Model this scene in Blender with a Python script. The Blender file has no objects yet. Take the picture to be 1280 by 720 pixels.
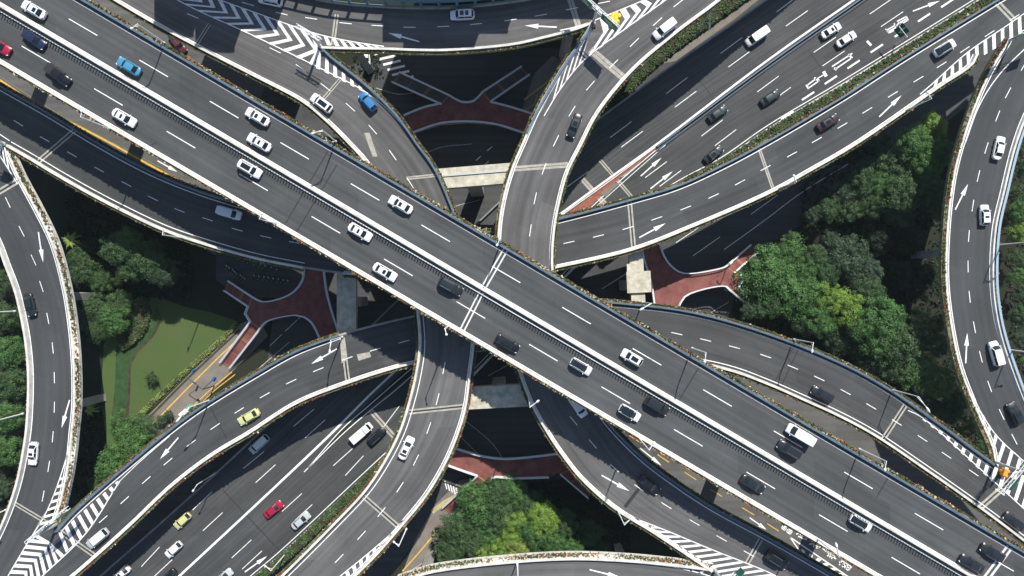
import bpy, bmesh, math, random
from mathutils import Vector, Matrix
random.seed(7)
R_ = math.radians
sc = bpy.context.scene
# ------------------------------------------------------------------ camera, sky, sun, exposure
CAMZ = 158.0
FP = 853.3333
cam_d = bpy.data.cameras.new('camera'); cam = bpy.data.objects.new('camera', cam_d)
sc.collection.objects.link(cam); sc.camera = cam
cam.location = (0, 0, CAMZ); cam.rotation_euler = (0, 0, 0)
cam_d.sensor_width = 36; cam_d.lens = 24; cam_d.clip_start = 1; cam_d.clip_end = 5000
SUN_EL, SUN_AZX, SUN_AZY = 48.0, .35, .937          # direction towards the sun in plan
sun_dir = Vector((SUN_AZX*math.cos(R_(SUN_EL)), SUN_AZY*math.cos(R_(SUN_EL)), math.sin(R_(SUN_EL)))).normalized()
world = bpy.data.worlds.new('World'); sc.world = world; world.use_nodes = True
wn = world.node_tree; bg = wn.nodes['Background']
sky = wn.nodes.new('ShaderNodeTexSky'); sky.sky_type = 'NISHITA'; sky.sun_disc = False
sky.sun_elevation = R_(SUN_EL); sky.sun_rotation = math.atan2(SUN_AZX, SUN_AZY)
sky.air_density = 1.0; sky.dust_density = .6
wn.links.new(sky.outputs[0], bg.inputs[0]); bg.inputs[1].default_value = .10
sl = bpy.data.lights.new('sun', 'SUN'); sl.energy = 4.6; sl.angle = R_(.53); sl.color = (1, .955, .89)
so = bpy.data.objects.new('sun', sl); sc.collection.objects.link(so)
so.rotation_euler = sun_dir.to_track_quat('Z', 'Y').to_euler(); so.location = (0, 0, 120)
sc.view_settings.view_transform = 'Standard'; sc.view_settings.look = 'None'
sc.view_settings.exposure = .47; sc.view_settings.gamma = 1; sc.view_settings.use_curve_mapping = False
sc.render.resolution_x = 1024; sc.render.resolution_y = 576

# ------------------------------------------------------------------ measuring helpers
def U(px, py, z):
    """world point at height z of something surveyed from the aerial photo at (px, py)"""
    D = CAMZ - z
    return Vector(((px-640)*D/FP, (360-py)*D/FP, z))
MAIN = lambda x, y: 26.0
def LOW(x, y):
    a = max(0, min(1, (400-y)/140)); b = max(0, min(1, (450-x)/200)); a = a*a*(3-2*a); b = b*b*(3-2*b)
    return 11 + 2*max(0, min(1, x/1280)) + 2.6*a*b
def UP(x, y):
    if y >= 360: return 17.0
    return 17 + 1.4*min(1, (360-y)/310.0)**2
ROADR = lambda x, y: 0.0
GZ = -8.0
GND = lambda x, y: GZ
def smooth(pts, step=7.0):
    """centripetal Catmull-Rom through the surveyed points"""
    P = [Vector((p[0], p[1])) for p in pts]
    if len(P) == 2:
        n = max(1, int((P[1]-P[0]).length/step)); return [P[0].lerp(P[1], i/n) for i in range(n+1)]
    P = [2*P[0]-P[1]] + P + [2*P[-1]-P[-2]]
    out = []
    for i in range(1, len(P)-2):
        p0, p1, p2, p3 = P[i-1:i+3]
        t0 = 0; t1 = t0+max(1e-3, (p1-p0).length)**.5; t2 = t1+max(1e-3, (p2-p1).length)**.5; t3 = t2+max(1e-3, (p3-p2).length)**.5
        n = max(1, int((p2-p1).length/step))
        for k in range(n):
            t = t1+(t2-t1)*k/n
            A1 = p0*((t1-t)/(t1-t0))+p1*((t-t0)/(t1-t0)); A2 = p1*((t2-t)/(t2-t1))+p2*((t-t1)/(t2-t1)); A3 = p2*((t3-t)/(t3-t2))+p3*((t-t2)/(t3-t2))
            B1 = A1*((t2-t)/(t2-t0))+A2*((t-t0)/(t2-t0)); B2 = A2*((t3-t)/(t3-t1))+A3*((t-t1)/(t3-t1))
            out.append(B1*((t2-t)/(t2-t1))+B2*((t-t1)/(t2-t1)))
    out.append(P[-2]); return out
def W(pts, lv, dz=0, step=7.0, sm=True):
    q = smooth(pts, step) if sm else [Vector(p) for p in pts]
    return [U(p.x, p.y, lv(p.x, p.y)) + Vector((0, 0, dz)) for p in q]
def resample(path, n):
    L = [0]
    for a, b in zip(path, path[1:]): L.append(L[-1]+(b-a).length)
    out = []; j = 0
    for i in range(n):
        d = L[-1]*i/(n-1)
        while j < len(L)-2 and L[j+1] < d: j += 1
        t = (d-L[j])/max(1e-6, L[j+1]-L[j]); out.append(path[j].lerp(path[j+1], min(1, t)))
    return out
def plen(path): return sum((b-a).length for a, b in zip(path, path[1:]))
def at(path, t):
    """point and tangent at fraction t"""
    tot = plen(path); d = t*tot
    for a, b in zip(path, path[1:]):
        l = (b-a).length
        if d <= l or b is path[-1]:
            return a.lerp(b, d/max(l, 1e-6)), (b-a).normalized()
        d -= l
def offs(path, side, o, dz=0):
    """path moved o metres outward (side 'L' or 'R' of its direction)"""
    out = []; n = len(path); s = 1 if side == 'L' else -1
    for i, p in enumerate(path):
        a = path[max(0, i-1)]; b = path[min(n-1, i+1)]; t = b-a; t.z = 0; t.normalize()
        out.append(p + Vector((-t.y*s*o, t.x*s*o, dz)))
    return out

# ------------------------------------------------------------------ mesh collector
class MB:
    def __init__(s): s.v = []; s.f = []; s.uv = []; s.mi = []
    def face(s, pts, uv=None, mi=0):
        b = len(s.v); s.v += [tuple(p) for p in pts]; s.f.append(tuple(range(b, b+len(pts))))
        s.uv.append(uv or [(0, 0)]*len(pts)); s.mi.append(mi)
    def box(s, M, sx, sy, sz, mi=0):
        c = [M @ Vector((x*sx/2, y*sy/2, z*sz/2)) for x in (-1, 1) for y in (-1, 1) for z in (-1, 1)]
        b = len(s.v); s.v += [tuple(p) for p in c]
        for q in ((0, 1, 3, 2), (4, 6, 7, 5), (0, 4, 5, 1), (2, 3, 7, 6), (0, 2, 6, 4), (1, 5, 7, 3)):
            s.f.append(tuple(b+i for i in q)); s.uv.append([(0, 0)]*4); s.mi.append(mi)
    def bar(s, a, b, w, h=None, mi=0):
        a = Vector(a); b = Vector(b); d = b-a
        if d.length < 1e-5: return
        q = d.to_track_quat('X', 'Z').to_matrix().to_4x4()
        s.box(Matrix.Translation((a+b)/2) @ q, d.length, w, h or w, mi)
    def tube(s, pts, rad, n=8, mi=0, cap=True):
        rad = rad if isinstance(rad, (list, tuple)) else [rad]*len(pts)
        rings = []
        for i, p in enumerate(pts):
            p = Vector(p); t = Vector(pts[min(i+1, len(pts)-1)])-Vector(pts[max(i-1, 0)])
            q = t.to_track_quat('Z', 'X'); base = len(s.v)
            for k in range(n):
                a = 2*math.pi*k/n; s.v.append(tuple(p + q @ Vector((math.cos(a)*rad[i], math.sin(a)*rad[i], 0))))
            rings.append(base)
        for a, b in zip(rings, rings[1:]):
            for k in range(n):
                s.f.append((a+k, a+(k+1) % n, b+(k+1) % n, b+k)); s.uv.append([(0, 0)]*4); s.mi.append(mi)
        if cap:
            for r, o in ((rings[0], -1), (rings[-1], 1)):
                f = tuple(r+k for k in range(n)); s.f.append(f if o > 0 else f[::-1]); s.uv.append([(0, 0)]*n); s.mi.append(mi)
    def strip(s, A, B, mi=0, width=None):
        """quad strip between two paths resampled alike; uv = metres along, metres across"""
        n = max(2, max(len(A), len(B)))
        if len(A) != len(B): A = resample(A, n); B = resample(B, n)
        u = 0
        for i in range(n-1):
            du = ((A[i+1]-A[i]).length+(B[i+1]-B[i]).length)/2
            w0 = (A[i]-B[i]).length; w1 = (A[i+1]-B[i+1]).length
            s.face([A[i], B[i], B[i+1], A[i+1]], [(u, w0), (u, 0), (u+du, 0), (u+du, w1)], mi); u += du
    def sweep(s, path, side, prof, mi=0, closed=True):
        """sweep a (offset, height) outline along the path"""
        lines = [offs(path, side, o, h) for o, h in prof]; m = len(prof); b = len(s.v)
        for l in lines: s.v += [tuple(p) for p in l]
        n = len(path)
        for j in range(m if closed else m-1):
            k = (j+1) % m
            for i in range(n-1):
                s.f.append((b+j*n+i, b+j*n+i+1, b+k*n+i+1, b+k*n+i)); s.uv.append([(0, 0)]*4); s.mi.append(mi)
        if closed:
            s.f.append(tuple(b+j*n for j in range(m))); s.uv.append([(0, 0)]*m); s.mi.append(mi)
            s.f.append(tuple(b+j*n+n-1 for j in range(m-1, -1, -1))); s.uv.append([(0, 0)]*m); s.mi.append(mi)
    def poly(s, pts, mi=0): s.face(pts, [(p[0], p[1]) for p in pts], mi)
    def prism(s, pts, dz, mi=0):
        pts = [Vector(p) for p in pts]; lo = [p+Vector((0, 0, -dz)) for p in pts]
        s.poly(pts, mi); s.poly(lo[::-1], mi)
        for i in range(len(pts)):
            j = (i+1) % len(pts); s.face([pts[i], lo[i], lo[j], pts[j]], None, mi)
    def build(s, name, mats, parent=None, smooth=False, fix=True):
        me = bpy.data.meshes.new(name); me.from_pydata(s.v, [], s.f)
        if not isinstance(mats, (list, tuple)): mats = [mats]
        for m in mats: me.materials.append(m)
        if len(mats) > 1: me.polygons.foreach_set('material_index', s.mi)
        uvl = me.uv_layers.new(name='UVMap'); flat = [c for q in s.uv for p in q for c in p]
        uvl.data.foreach_set('uv', flat)
        if fix:
            bm = bmesh.new(); bm.from_mesh(me)
            bmesh.ops.recalc_face_normals(bm, faces=bm.faces); bm.to_mesh(me); bm.free()
        if smooth: me.polygons.foreach_set('use_smooth', [True]*len(me.polygons))
        me.update(); o = bpy.data.objects.new(name, me); sc.collection.objects.link(o)
        if parent: o.parent = parent
        return o
def tag(o, label=None, cat=None, group=None, kind=None):
    if label: o['label'] = label
    if cat: o['category'] = cat
    if group: o['group'] = group
    if kind: o['kind'] = kind
    return o
def thing(name, label, cat, loc=(0, 0, 0), rz=0, group=None):
    o = bpy.data.objects.new(name, None); sc.collection.objects.link(o); o.location = loc; o.rotation_euler = (0, 0, rz)
    o.empty_display_size = .5
    return tag(o, label, cat, group)
def flatup(o):
    """make sheet normals point up"""
    bm = bmesh.new(); bm.from_mesh(o.data)
    for f in bm.faces:
        f.normal_update()
        if f.normal.z < 0: f.normal_flip()
    bm.to_mesh(o.data); bm.free(); return o

# ------------------------------------------------------------------ materials
def mat(name, col, rough=.8, metal=0, spec=.3, noise=0, nscale=1.0, col2=None, bump=0, coat=0):
    m = bpy.data.materials.new(name); m.use_nodes = True; nt = m.node_tree; b = nt.nodes['Principled BSDF']
    b.inputs['Roughness'].default_value = rough; b.inputs['Metallic'].default_value = metal
    b.inputs['Specular IOR Level'].default_value = spec
    if coat: b.inputs['Coat Weight'].default_value = coat; b.inputs['Coat Roughness'].default_value = .05
    b.inputs['Base Color'].default_value = (*col, 1)
    if noise or col2:
        tc = nt.nodes.new('ShaderNodeTexCoord'); n = nt.nodes.new('ShaderNodeTexNoise'); n.inputs['Scale'].default_value = nscale
        n.inputs['Detail'].default_value = 6; n.inputs['Roughness'].default_value = .65
        nt.links.new(tc.outputs['Object'], n.inputs['Vector'])
        r = nt.nodes.new('ShaderNodeValToRGB'); r.color_ramp.elements[0].position = .32; r.color_ramp.elements[1].position = .68
        c2 = col2 or tuple(c*(1-noise) for c in col); c1 = col if col2 else tuple(min(1, c*(1+noise)) for c in col)
        r.color_ramp.elements[0].color = (*c2, 1); r.color_ramp.elements[1].color = (*c1, 1)
        nt.links.new(n.outputs['Fac'], r.inputs[0]); nt.links.new(r.outputs[0], b.inputs['Base Color'])
        if bump:
            bp = nt.nodes.new('ShaderNodeBump'); bp.inputs['Strength'].default_value = bump; bp.inputs['Distance'].default_value = .05
            nt.links.new(n.outputs['Fac'], bp.inputs['Height']); nt.links.new(bp.outputs[0], b.inputs['Normal'])
    return m
def asphalt(name, base, warm=0.0, streak=.16, patch=.12, tint=(.955, 1.0, 1.01)):
    """worn asphalt: wheel-path streaks along the lane (UV), patches and fine grain"""
    m = bpy.data.materials.new(name); m.use_nodes = True; nt = m.node_tree; b = nt.nodes['Principled BSDF']
    b.inputs['Roughness'].default_value = .85; b.inputs['Specular IOR Level'].default_value = .25
    N = nt.nodes.new; K = nt.links.new
    uv = N('ShaderNodeTexCoord')
    mp = N('ShaderNodeMapping'); mp.inputs['Scale'].default_value = (.022, .95, 1); K(uv.outputs['UV'], mp.inputs['Vector'])
    n1 = N('ShaderNodeTexNoise'); n1.inputs['Scale'].default_value = 1; n1.inputs['Detail'].default_value = 4; K(mp.outputs[0], n1.inputs['Vector'])
    n2 = N('ShaderNodeTexNoise'); n2.inputs['Scale'].default_value = .09; n2.inputs['Detail'].default_value = 7; n2.inputs['Roughness'].default_value = .6
    K(uv.outputs['Object'], n2.inputs['Vector'])
    n3 = N('ShaderNodeTexNoise'); n3.inputs['Scale'].default_value = 5; n3.inputs['Detail'].default_value = 3; K(uv.outputs['Object'], n3.inputs['Vector'])
    # wheel paths: paler bands across the width
    sx = N('ShaderNodeSeparateXYZ'); K(uv.outputs['UV'], sx.inputs[0])
    wv = N('ShaderNodeMath'); wv.operation = 'MULTIPLY'; wv.inputs[1].default_value = 2*math.pi/1.87; K(sx.outputs['Y'], wv.inputs[0])
    sn = N('ShaderNodeMath'); sn.operation = 'SINE'; K(wv.outputs[0], sn.inputs[0])
    def mad(src, mul, add):
        x = N('ShaderNodeMath'); x.operation = 'MULTIPLY_ADD'; x.inputs[1].default_value = mul; x.inputs[2].default_value = add; K(src, x.inputs[0]); return x.outputs[0]
    a = mad(n1.outputs['Fac'], streak*4, 1-streak*2); c = mad(n2.outputs['Fac'], patch*5, 1-patch*2.5); d = mad(n3.outputs['Fac'], .3, .85); e = mad(sn.outputs[0], -.045, 1)
    def mul(p, q):
        x = N('ShaderNodeMath'); x.operation = 'MULTIPLY'; K(p, x.inputs[0]); K(q, x.inputs[1]); return x.outputs[0]
    v = mul(mul(a, c), mul(d, e))
    vo = N('ShaderNodeTexVoronoi'); vo.feature = 'DISTANCE_TO_EDGE'; vo.inputs['Scale'].default_value = .10
    wq = N('ShaderNodeVectorMath'); wq.operation = 'MULTIPLY_ADD'; wq.inputs[1].default_value = (1.6, 1.6, 0); K(n2.outputs['Color'], wq.inputs[0]); K(uv.outputs['Object'], wq.inputs[2]); K(wq.outputs[0], vo.inputs['Vector'])
    cr = N('ShaderNodeMath'); cr.operation = 'LESS_THAN'; cr.inputs[1].default_value = .008; K(vo.outputs['Distance'], cr.inputs[0])
    v = mul(v, mad(cr.outputs[0], -.06, 1))
    # transverse repair patches (rectangles in road space)
    br = N('ShaderNodeTexBrick'); br.inputs['Scale'].default_value = 1; br.offset = .37
    br.inputs['Mortar Size'].default_value = 0; br.inputs['Brick Width'].default_value = 17; br.inputs['Row Height'].default_value = 3.7
    br.inputs['Color1'].default_value = (.87, .87, .88, 1); br.inputs['Color2'].default_value = (1.10, 1.10, 1.09, 1)
    K(uv.outputs['UV'], br.inputs['Vector'])
    v = mul(v, br.outputs['Color'])
    cm = N('ShaderNodeMix'); cm.data_type = 'RGBA'; cm.blend_type = 'MULTIPLY'; cm.inputs[0].default_value = 1
    cm.inputs[6].default_value = (base*tint[0]*(1+warm), base*tint[1], base*tint[2]*(1-warm*1.2), 1)
    K(v, cm.inputs[7]); K(cm.outputs[2], b.inputs['Base Color'])
    return m
M = {}
M['asphalt'] = asphalt('asphalt', .064, streak=.25, patch=.17)
M['asphalt_main'] = asphalt('asphalt_main_deck', .070, streak=.24, patch=.15)
M['asphalt_pale'] = asphalt('asphalt_worn', .105, .0, streak=.30, patch=.17, tint=(1, .99, .98))
M['asphalt_loop'] = asphalt('asphalt_loop', .063, .0, streak=.16, patch=.09, tint=(.95, 1, 1.02))
M['asphalt_old'] = asphalt('asphalt_street', .10, .06, streak=.1)
M['asphalt_ground'] = asphalt('asphalt_junction', .062)
M['paint'] = mat('white_road_paint', (.80, .80, .77), .7, col2=(.46, .46, .45), nscale=1.7)
M['paint'].node_tree.nodes['Color Ramp'].color_ramp.elements[0].position = .30
M['paint'].node_tree.nodes['Color Ramp'].color_ramp.elements[1].position = .48
M['paint_worn'] = mat('worn_white_paint', (.6, .6, .58), .8, col2=(.25, .25, .25), nscale=2.2)
M['yellow'] = mat('yellow_road_paint', (.62, .38, .06), .7, noise=.2, nscale=1.5)
M['parapet'] = mat('white_parapet_paint', (.72, .70, .65), .75, col2=(.46, .45, .41), nscale=.55)
M['concrete'] = mat('concrete', (.34, .33, .30), .9, noise=.25, nscale=.5, bump=.2)
M['concrete_pale'] = mat('pale_concrete', (.60, .57, .46), .9, col2=(.34, .31, .24), nscale=.7)
M['joint'] = mat('joint_mortar', (.36, .34, .29), .85, noise=.25, nscale=1.1)
M['steel_joint'] = mat('steel_joint', (.6, .6, .58), .6, noise=.1)
M['rail'] = mat('blue_grey_rail_paint', (.085, .14, .19), .45, spec=.4, noise=.2, nscale=.6)
M['rail_white'] = mat('pale_rail_paint', (.55, .6, .62), .5)
M['planter_white'] = mat('pale_planter_box', (.62, .60, .52), .9, noise=.2, nscale=.9)
M['planter'] = mat('planter_box', (.17, .165, .095), .9, noise=.3, nscale=.9)
M['soil'] = mat('soil', (.05, .045, .028), 1, noise=.4, nscale=.6)
M['gvk'] = mat('ground_cover', (.016, .024, .012), 1, col2=(.028, .026, .018), nscale=.25, bump=.4)
M['grass'] = mat('lawn_grass', (.055, .105, .026), 1, col2=(.078, .100, .036), nscale=.16, bump=.3)
M['grass_dark'] = mat('darker_grass', (.032, .068, .024), 1, noise=.3, nscale=.8, bump=.3)
M['lamp'] = mat('lamp_white_paint', (.75, .76, .75), .4)
M['bridge_red'] = mat('red_footbridge_paving', (.19, .070, .060), .8, noise=.32, nscale=.5)
M['bridge_rail'] = mat('footbridge_rail', (.66, .70, .72), .45)
M['brick'] = mat('red_brick_paving', (.26, .10, .07), .9, noise=.3, nscale=.8)
M['tar'] = mat('tar_seam', (.030, .030, .032), .7, noise=.2, nscale=2)  # tar seams, and one painted shadow line on the diagonal road
M['tan'] = mat('tan_pavement', (.185, .165, .14), .9, noise=.14, nscale=.4)
M['steel'] = mat('galvanised_steel', (.5, .52, .53), .4, .4)
M['dark_metal'] = mat('dark_metal', (.03, .035, .04), .5)
M['green_sign'] = mat('green_sign_panel', (.01, .12, .07), .4)
M['blue_sign'] = mat('blue_sign_panel', (.02, .12, .28), .4)
M['cushion_yellow'] = mat('yellow_plastic', (.75, .5, .04), .5)
M['cushion_orange'] = mat('orange_plastic', (.75, .32, .03), .5)
M['barrier'] = mat('teal_noise_barrier', (.10, .19, .22), .3, spec=.5)
def leaf(name, c, t=.35):
    m = bpy.data.materials.new(name); m.use_nodes = True; nt = m.node_tree; b = nt.nodes['Principled BSDF']
    b.inputs['Roughness'].default_value = .55; b.inputs['Specular IOR Level'].default_value = .25
    tc = nt.nodes.new('ShaderNodeTexCoord'); n = nt.nodes.new('ShaderNodeTexNoise'); n.inputs['Scale'].default_value = .6; n.inputs['Detail'].default_value = 5
    nt.links.new(tc.outputs['Object'], n.inputs['Vector'])
    r = nt.nodes.new('ShaderNodeValToRGB'); r.color_ramp.elements[0].position = .35; r.color_ramp.elements[1].position = .7
    r.color_ramp.elements[0].color = (*[x*(1-t) for x in c], 1); r.color_ramp.elements[1].color = (*[x*(1+t) for x in c], 1)
    nt.links.new(n.outputs['Fac'], r.inputs[0]); nt.links.new(r.outputs[0], b.inputs['Base Color'])
    return m
M['leaf_mid'] = leaf('leaves_mid_green', (.052, .100, .036))
M['leaf_rich'] = leaf('leaves_rich_green', (.066, .150, .040))
M['leaf_bright'] = leaf('leaves_yellow_green', (.16, .27, .045))
M['leaf_grey'] = leaf('leaves_dull_green', (.050, .085, .045))
M['leaf_hedge'] = leaf('leaves_hedge', (.055, .095, .030))
M['leaf_pale'] = leaf('leaves_pale_green', (.20, .27, .06))
M['fl_orange'] = mat('orange_flowers', (.36, .17, .075), .8)
M['fl_red'] = mat('red_flowers', (.20, .055, .04), .8)
M['fl_pink'] = mat('pale_blossom', (.52, .45, .30), .8)
M['leaf_pl'] = mat('planter_leaves', (.085, .10, .035), .8)
M['bark'] = mat('bark', (.09, .07, .05), .95, noise=.3, nscale=3)
# ================================================================== elevated roads
def mark(mb, a, b, w, dz=.012):
    """painted bar from world point a to b"""
    t = b-a; t.z = 0; t.normalize(); n = Vector((-t.y, t.x, 0))*w/2; u = Vector((0, 0, dz))
    mb.face([a-n+u, b-n+u, b+n+u, a+n+u])
def dash_at(mb, path, mids, length, w, lv):
    """one dash per surveyed midpoint, laid along the lane line"""
    for i, (x, y) in enumerate(mids):
        a = mids[max(0, i-1)]; b = mids[min(len(mids)-1, i+1)]
        p = U(x, y, lv(x, y)); t = U(b[0], b[1], lv(x, y))-U(a[0], a[1], lv(x, y)); t.normalize()
        mark(mb, p-t*length/2, p+t*length/2, w)
def spread(a, b, n): return [(a[0]+(b[0]-a[0])*i/(n-1), a[1]+(b[1]-a[1])*i/(n-1)) for i in range(n)]
def arrow_mb(x0, y0, x1, y1, lv):
    mb = MB(); a = U(x0, y0, lv(x0, y0)); b = U(x1, y1, lv(x1, y1)); d = b-a; L = d.length; t = d/L; n = Vector((-t.y, t.x, 0)); u = Vector((0, 0, .014))
    h = a+t*L*.58
    mb.face([a-n*.13+u, h-n*.15+u, h+n*.15+u, a+n*.13+u]); mb.face([h-n*.5+u, b+u, h+n*.5+u]); return mb
def hatch(mb, A, B, n, w, lv, skew=0, apex=None, t0=0, t1=1, dz=.016):
    """stripes between two surveyed lines; with apex each is a chevron whose tip is shifted along the gore"""
    PA = W(A, lv, step=4, sm=False); PB = W(B, lv, step=4, sm=False); u = Vector((0, 0, dz))
    for i in range(n):
        t = t0+(t1-t0)*(i+.5)/n
        hw = w/2/plen(PA); hb = w/2/plen(PB)
        def g(P, s, h): 
            s = max(0, min(1, s)); return at(P, max(0, min(1, s+h)))[0]
        if apex is None:
            q = [g(PA, t, -hw), g(PA, t, hw), g(PB, t+skew, hb), g(PB, t+skew, -hb)]; mb.face([p+u for p in q])
        else:
            m0 = (g(PA, t+apex, -hw)+g(PB, t+skew+apex, -hb))/2; m1 = (g(PA, t+apex, hw)+g(PB, t+skew+apex, hb))/2
            mb.face([p+u for p in (g(PA, t, -hw), g(PA, t, hw), m1, m0)]); mb.face([p+u for p in (m0, m1, g(PB, t+skew, hb), g(PB, t+skew, -hb))])
def tuft(mb, c, r, mi, n=3, rng=random):
    for _ in range(n):
        d = Vector((rng.gauss(0, 1), rng.gauss(0, 1), abs(rng.gauss(0, .8))+.25)).normalized()
        p = c+Vector((rng.uniform(-r, r), rng.uniform(-r, r), rng.uniform(0, r)))*.8
        e1 = d.orthogonal().normalized(); e1.rotate(Matrix.Rotation(rng.uniform(0, 6.28), 3, d)); e2 = d.cross(e1); s = r*rng.uniform(.45, .9)
        mb.face([p-e1*s-e2*s*.7, p+e1*s-e2*s*.7, p+e1*s*.6+e2*s, p-e1*s*.6+e2*s], None, mi)
def planting(name, path, side, o0, o1, z, parent, dens=6, pal=(.5, .25, .12, .13), r=.22, seed=1, period=0):
    """flowers and leaves growing in a planter; palette = leaves, orange, red, pale"""
    rng = random.Random(seed); mb = MB(); tot = plen(path); n = int(tot*dens*1.5)
    # flower patches vary along the run
    ph = [rng.uniform(0, 6.28) for _ in range(4)]
    for i in range(n):
        t = (i+rng.random())/n; d = t*tot
        if period and (d % period) < period*.22: continue
        p, tg = at(path, min(.9999, t)); s = 1 if side == 'L' else -1
        q = p+Vector((-tg.y*s, tg.x*s, 0))*rng.uniform(o0, o1); q.z += z+rng.uniform(-.05, .12)
        w = list(pal)
        w[1] *= max(.08, 1+1.3*math.sin(d*.35+ph[0])); w[2] *= max(.05, 1+1.5*math.sin(d*.21+ph[1])); w[3] *= max(.1, 1+1.2*math.sin(d*.5+ph[2]))
        if math.sin(d*.27+ph[3])+rng.uniform(-.5, .5) < -.72: continue
        k = rng.choices(range(4), w)[0]
        tuft(mb, q, r*rng.uniform(.7, 1.4), k, 3, rng)
    if not mb.v: return
    o = mb.build('planter_flowers', [M['leaf_pl'], M['fl_orange'], M['fl_red'], M['fl_pink']], parent, fix=False)
    o['kind'] = 'stuff'; return o
EDGE_SEED = [10]
def edge(parent, pts, side, kind, lv, line=.42, plant=True, pal=(.5, .25, .12, .13), dens=7, h=.85, ow=.55, sm=True, period=0, pm='planter', fr=.17, fz=.30):
    """parapet + planter along one surveyed edge of a deck (pts = inner face of the parapet)"""
    path = W(pts, lv, sm=sm)
    if kind == 'white':
        mb = MB(); mb.sweep(path, side, [(0, -.3), (0, .12), (.08, h), (.54, h), (.54, -.75), (.3, -.75), (.3, -.3)])
        mb.build('parapet', M['parapet'], parent); po = .54
    elif kind == 'rail':
        mb = MB(); mb.sweep(path, side, [(0, -.3), (0, .1), (.12, h-.3), (.40, h-.3), (.40, -.75), (.2, -.75), (.2, -.3)])
        w = mb.build('parapet', M['parapet'], parent); po = .42
        rl = MB(); rl.sweep(path, side, [(.06, h-.1), (.06, h), (.40, h), (.40, h-.1)])
        L = plen(path); n = int(L/2)
        for i in range(n):
            p, t = at(path, (i+.5)/n); s = 1 if side == 'L' else -1; q = p+Vector((-t.y*s, t.x*s, 0))*.25
            rl.bar(q+Vector((0, 0, h-.32)), q+Vector((0, 0, h-.08)), .12)
        rl.build('railing', M['rail'], w)
    if plant:
        pb = MB(); o1 = po+ow
        pb.sweep(path, side, [(po+.004, -.5), (po+.004, .35), (po+.07, .35), (po+.07, .22), (o1-.07, .22), (o1-.07, .42), (o1, .42), (o1, -.5)])
        box = pb.build('planter', M[pm], parent)
        EDGE_SEED[0] += 1
        planting('planter_flowers', path, side, po+.1, o1+.02, fz, box, dens=dens, pal=pal, seed=EDGE_SEED[0], period=period, r=fr)
    if line is not None:
        lb = MB(); a = offs(path, side, -line, .012); b = offs(path, side, -line-.18, .012); lb.strip(a, b); return flatup(lb.build('edge_line', M['paint'], parent, fix=False))
def deck(parent, L, R, lv, surf, dz=0, depth=1.7, step=7, over=.45):
    PL = W(L, lv, step=step); PR = W(R, lv, step=step); n = max(len(PL), len(PR))
    PL = resample(PL, n); PR = resample(PR, n)
    for i in range(n):     # heights follow the level function, not the resampling
        pass
    mb = MB(); mb.strip(PL, PR); o = flatup(mb.build('road_surface', surf, parent, fix=False))
    sb = MB(); lines = []
    for i in range(n):
        a, b = PL[i], PR[i]; w = (a-b); wl = w.length; w.normalize(); k = min(2.2, wl*.3)
        def P(base, off, z): q = base+w*off; return Vector((q.x, q.y, q.z+z-.12-dz))
        lines.append([P(a, over, 0), P(a, over, -.45), P(a, -k, -.6), P(a, -k-.4, -depth), P(b, k+.4, -depth), P(b, k, -.6), P(b, -over, -.45), P(b, -over, 0)])
    m = 8; base = len(sb.v)
    for l in lines: sb.v += [tuple(p) for p in l]
    for i in range(n-1):
        for j in range(m):
            k = (j+1) % m; sb.f.append((base+i*m+j, base+i*m+k, base+(i+1)*m+k, base+(i+1)*m+j)); sb.uv.append([(0, 0)]*4); sb.mi.append(0)
    sb.f.append(tuple(range(base, base+m))); sb.uv.append([(0, 0)]*m); sb.mi.append(0)
    sb.f.append(tuple(range(base+(n-1)*m, base+n*m))[::-1]); sb.uv.append([(0, 0)]*m); sb.mi.append(0)
    sb.build('deck_girder', M['concrete'], parent)
    return PL, PR
def joint(parent, a, b, lv, w=.34, gap=.36, m='joint', single=False):
    A = U(a[0], a[1], lv(*a)); B = U(b[0], b[1], lv(*b)); t = (B-A).normalized(); n = Vector((-t.y, t.x, 0)); u = Vector((0, 0, .006))
    mb = MB()
    for s in (-1, 1):
        o = n*s*(gap/2+w/2); mb.face([A+o-n*w/2+u, B+o-n*w/2+u, B+o+n*w/2+u, A+o+n*w/2+u])
    flatup(mb.build('expansion_joint', M[m], parent, fix=False))
    mb = MB(); mb.face([A-n*.11+u*.8, B-n*.11+u*.8, B+n*.11+u*.8, A+n*.11+u*.8])
    if not single: flatup(mb.build('joint_gap', M['dark_metal'], parent, fix=False))
def dashes(parent, mids, lv, length=2.3, w=.16, name='lane_dashes', m='paint'):
    mb = MB(); dash_at(mb, None, mids, length, w, lv); return flatup(mb.build(name, M[m], parent, fix=False))
def line(parent, pts, lv, w=.18, name='edge_line', m='paint', sm=True, dz=.013):
    p = W(pts, lv, sm=sm); mb = MB(); mb.strip(offs(p, 'L', w/2, dz), offs(p, 'L', -w/2, dz)); return flatup(mb.build(name, M[m], parent, fix=False))
def arrows(parent, lst, lv, m='paint'):
    for a in lst: flatup(arrow_mb(*a, lv).build('direction_arrow', M[m], parent, fix=False))
def surface(parent, pts, lv, m, dz=-.01, name='road_surface'):
    mb = MB(); mb.poly([U(x, y, lv(x, y))+Vector((0, 0, dz)) for x, y in pts]); return flatup(mb.build(name, M[m], parent, fix=False))
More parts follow.
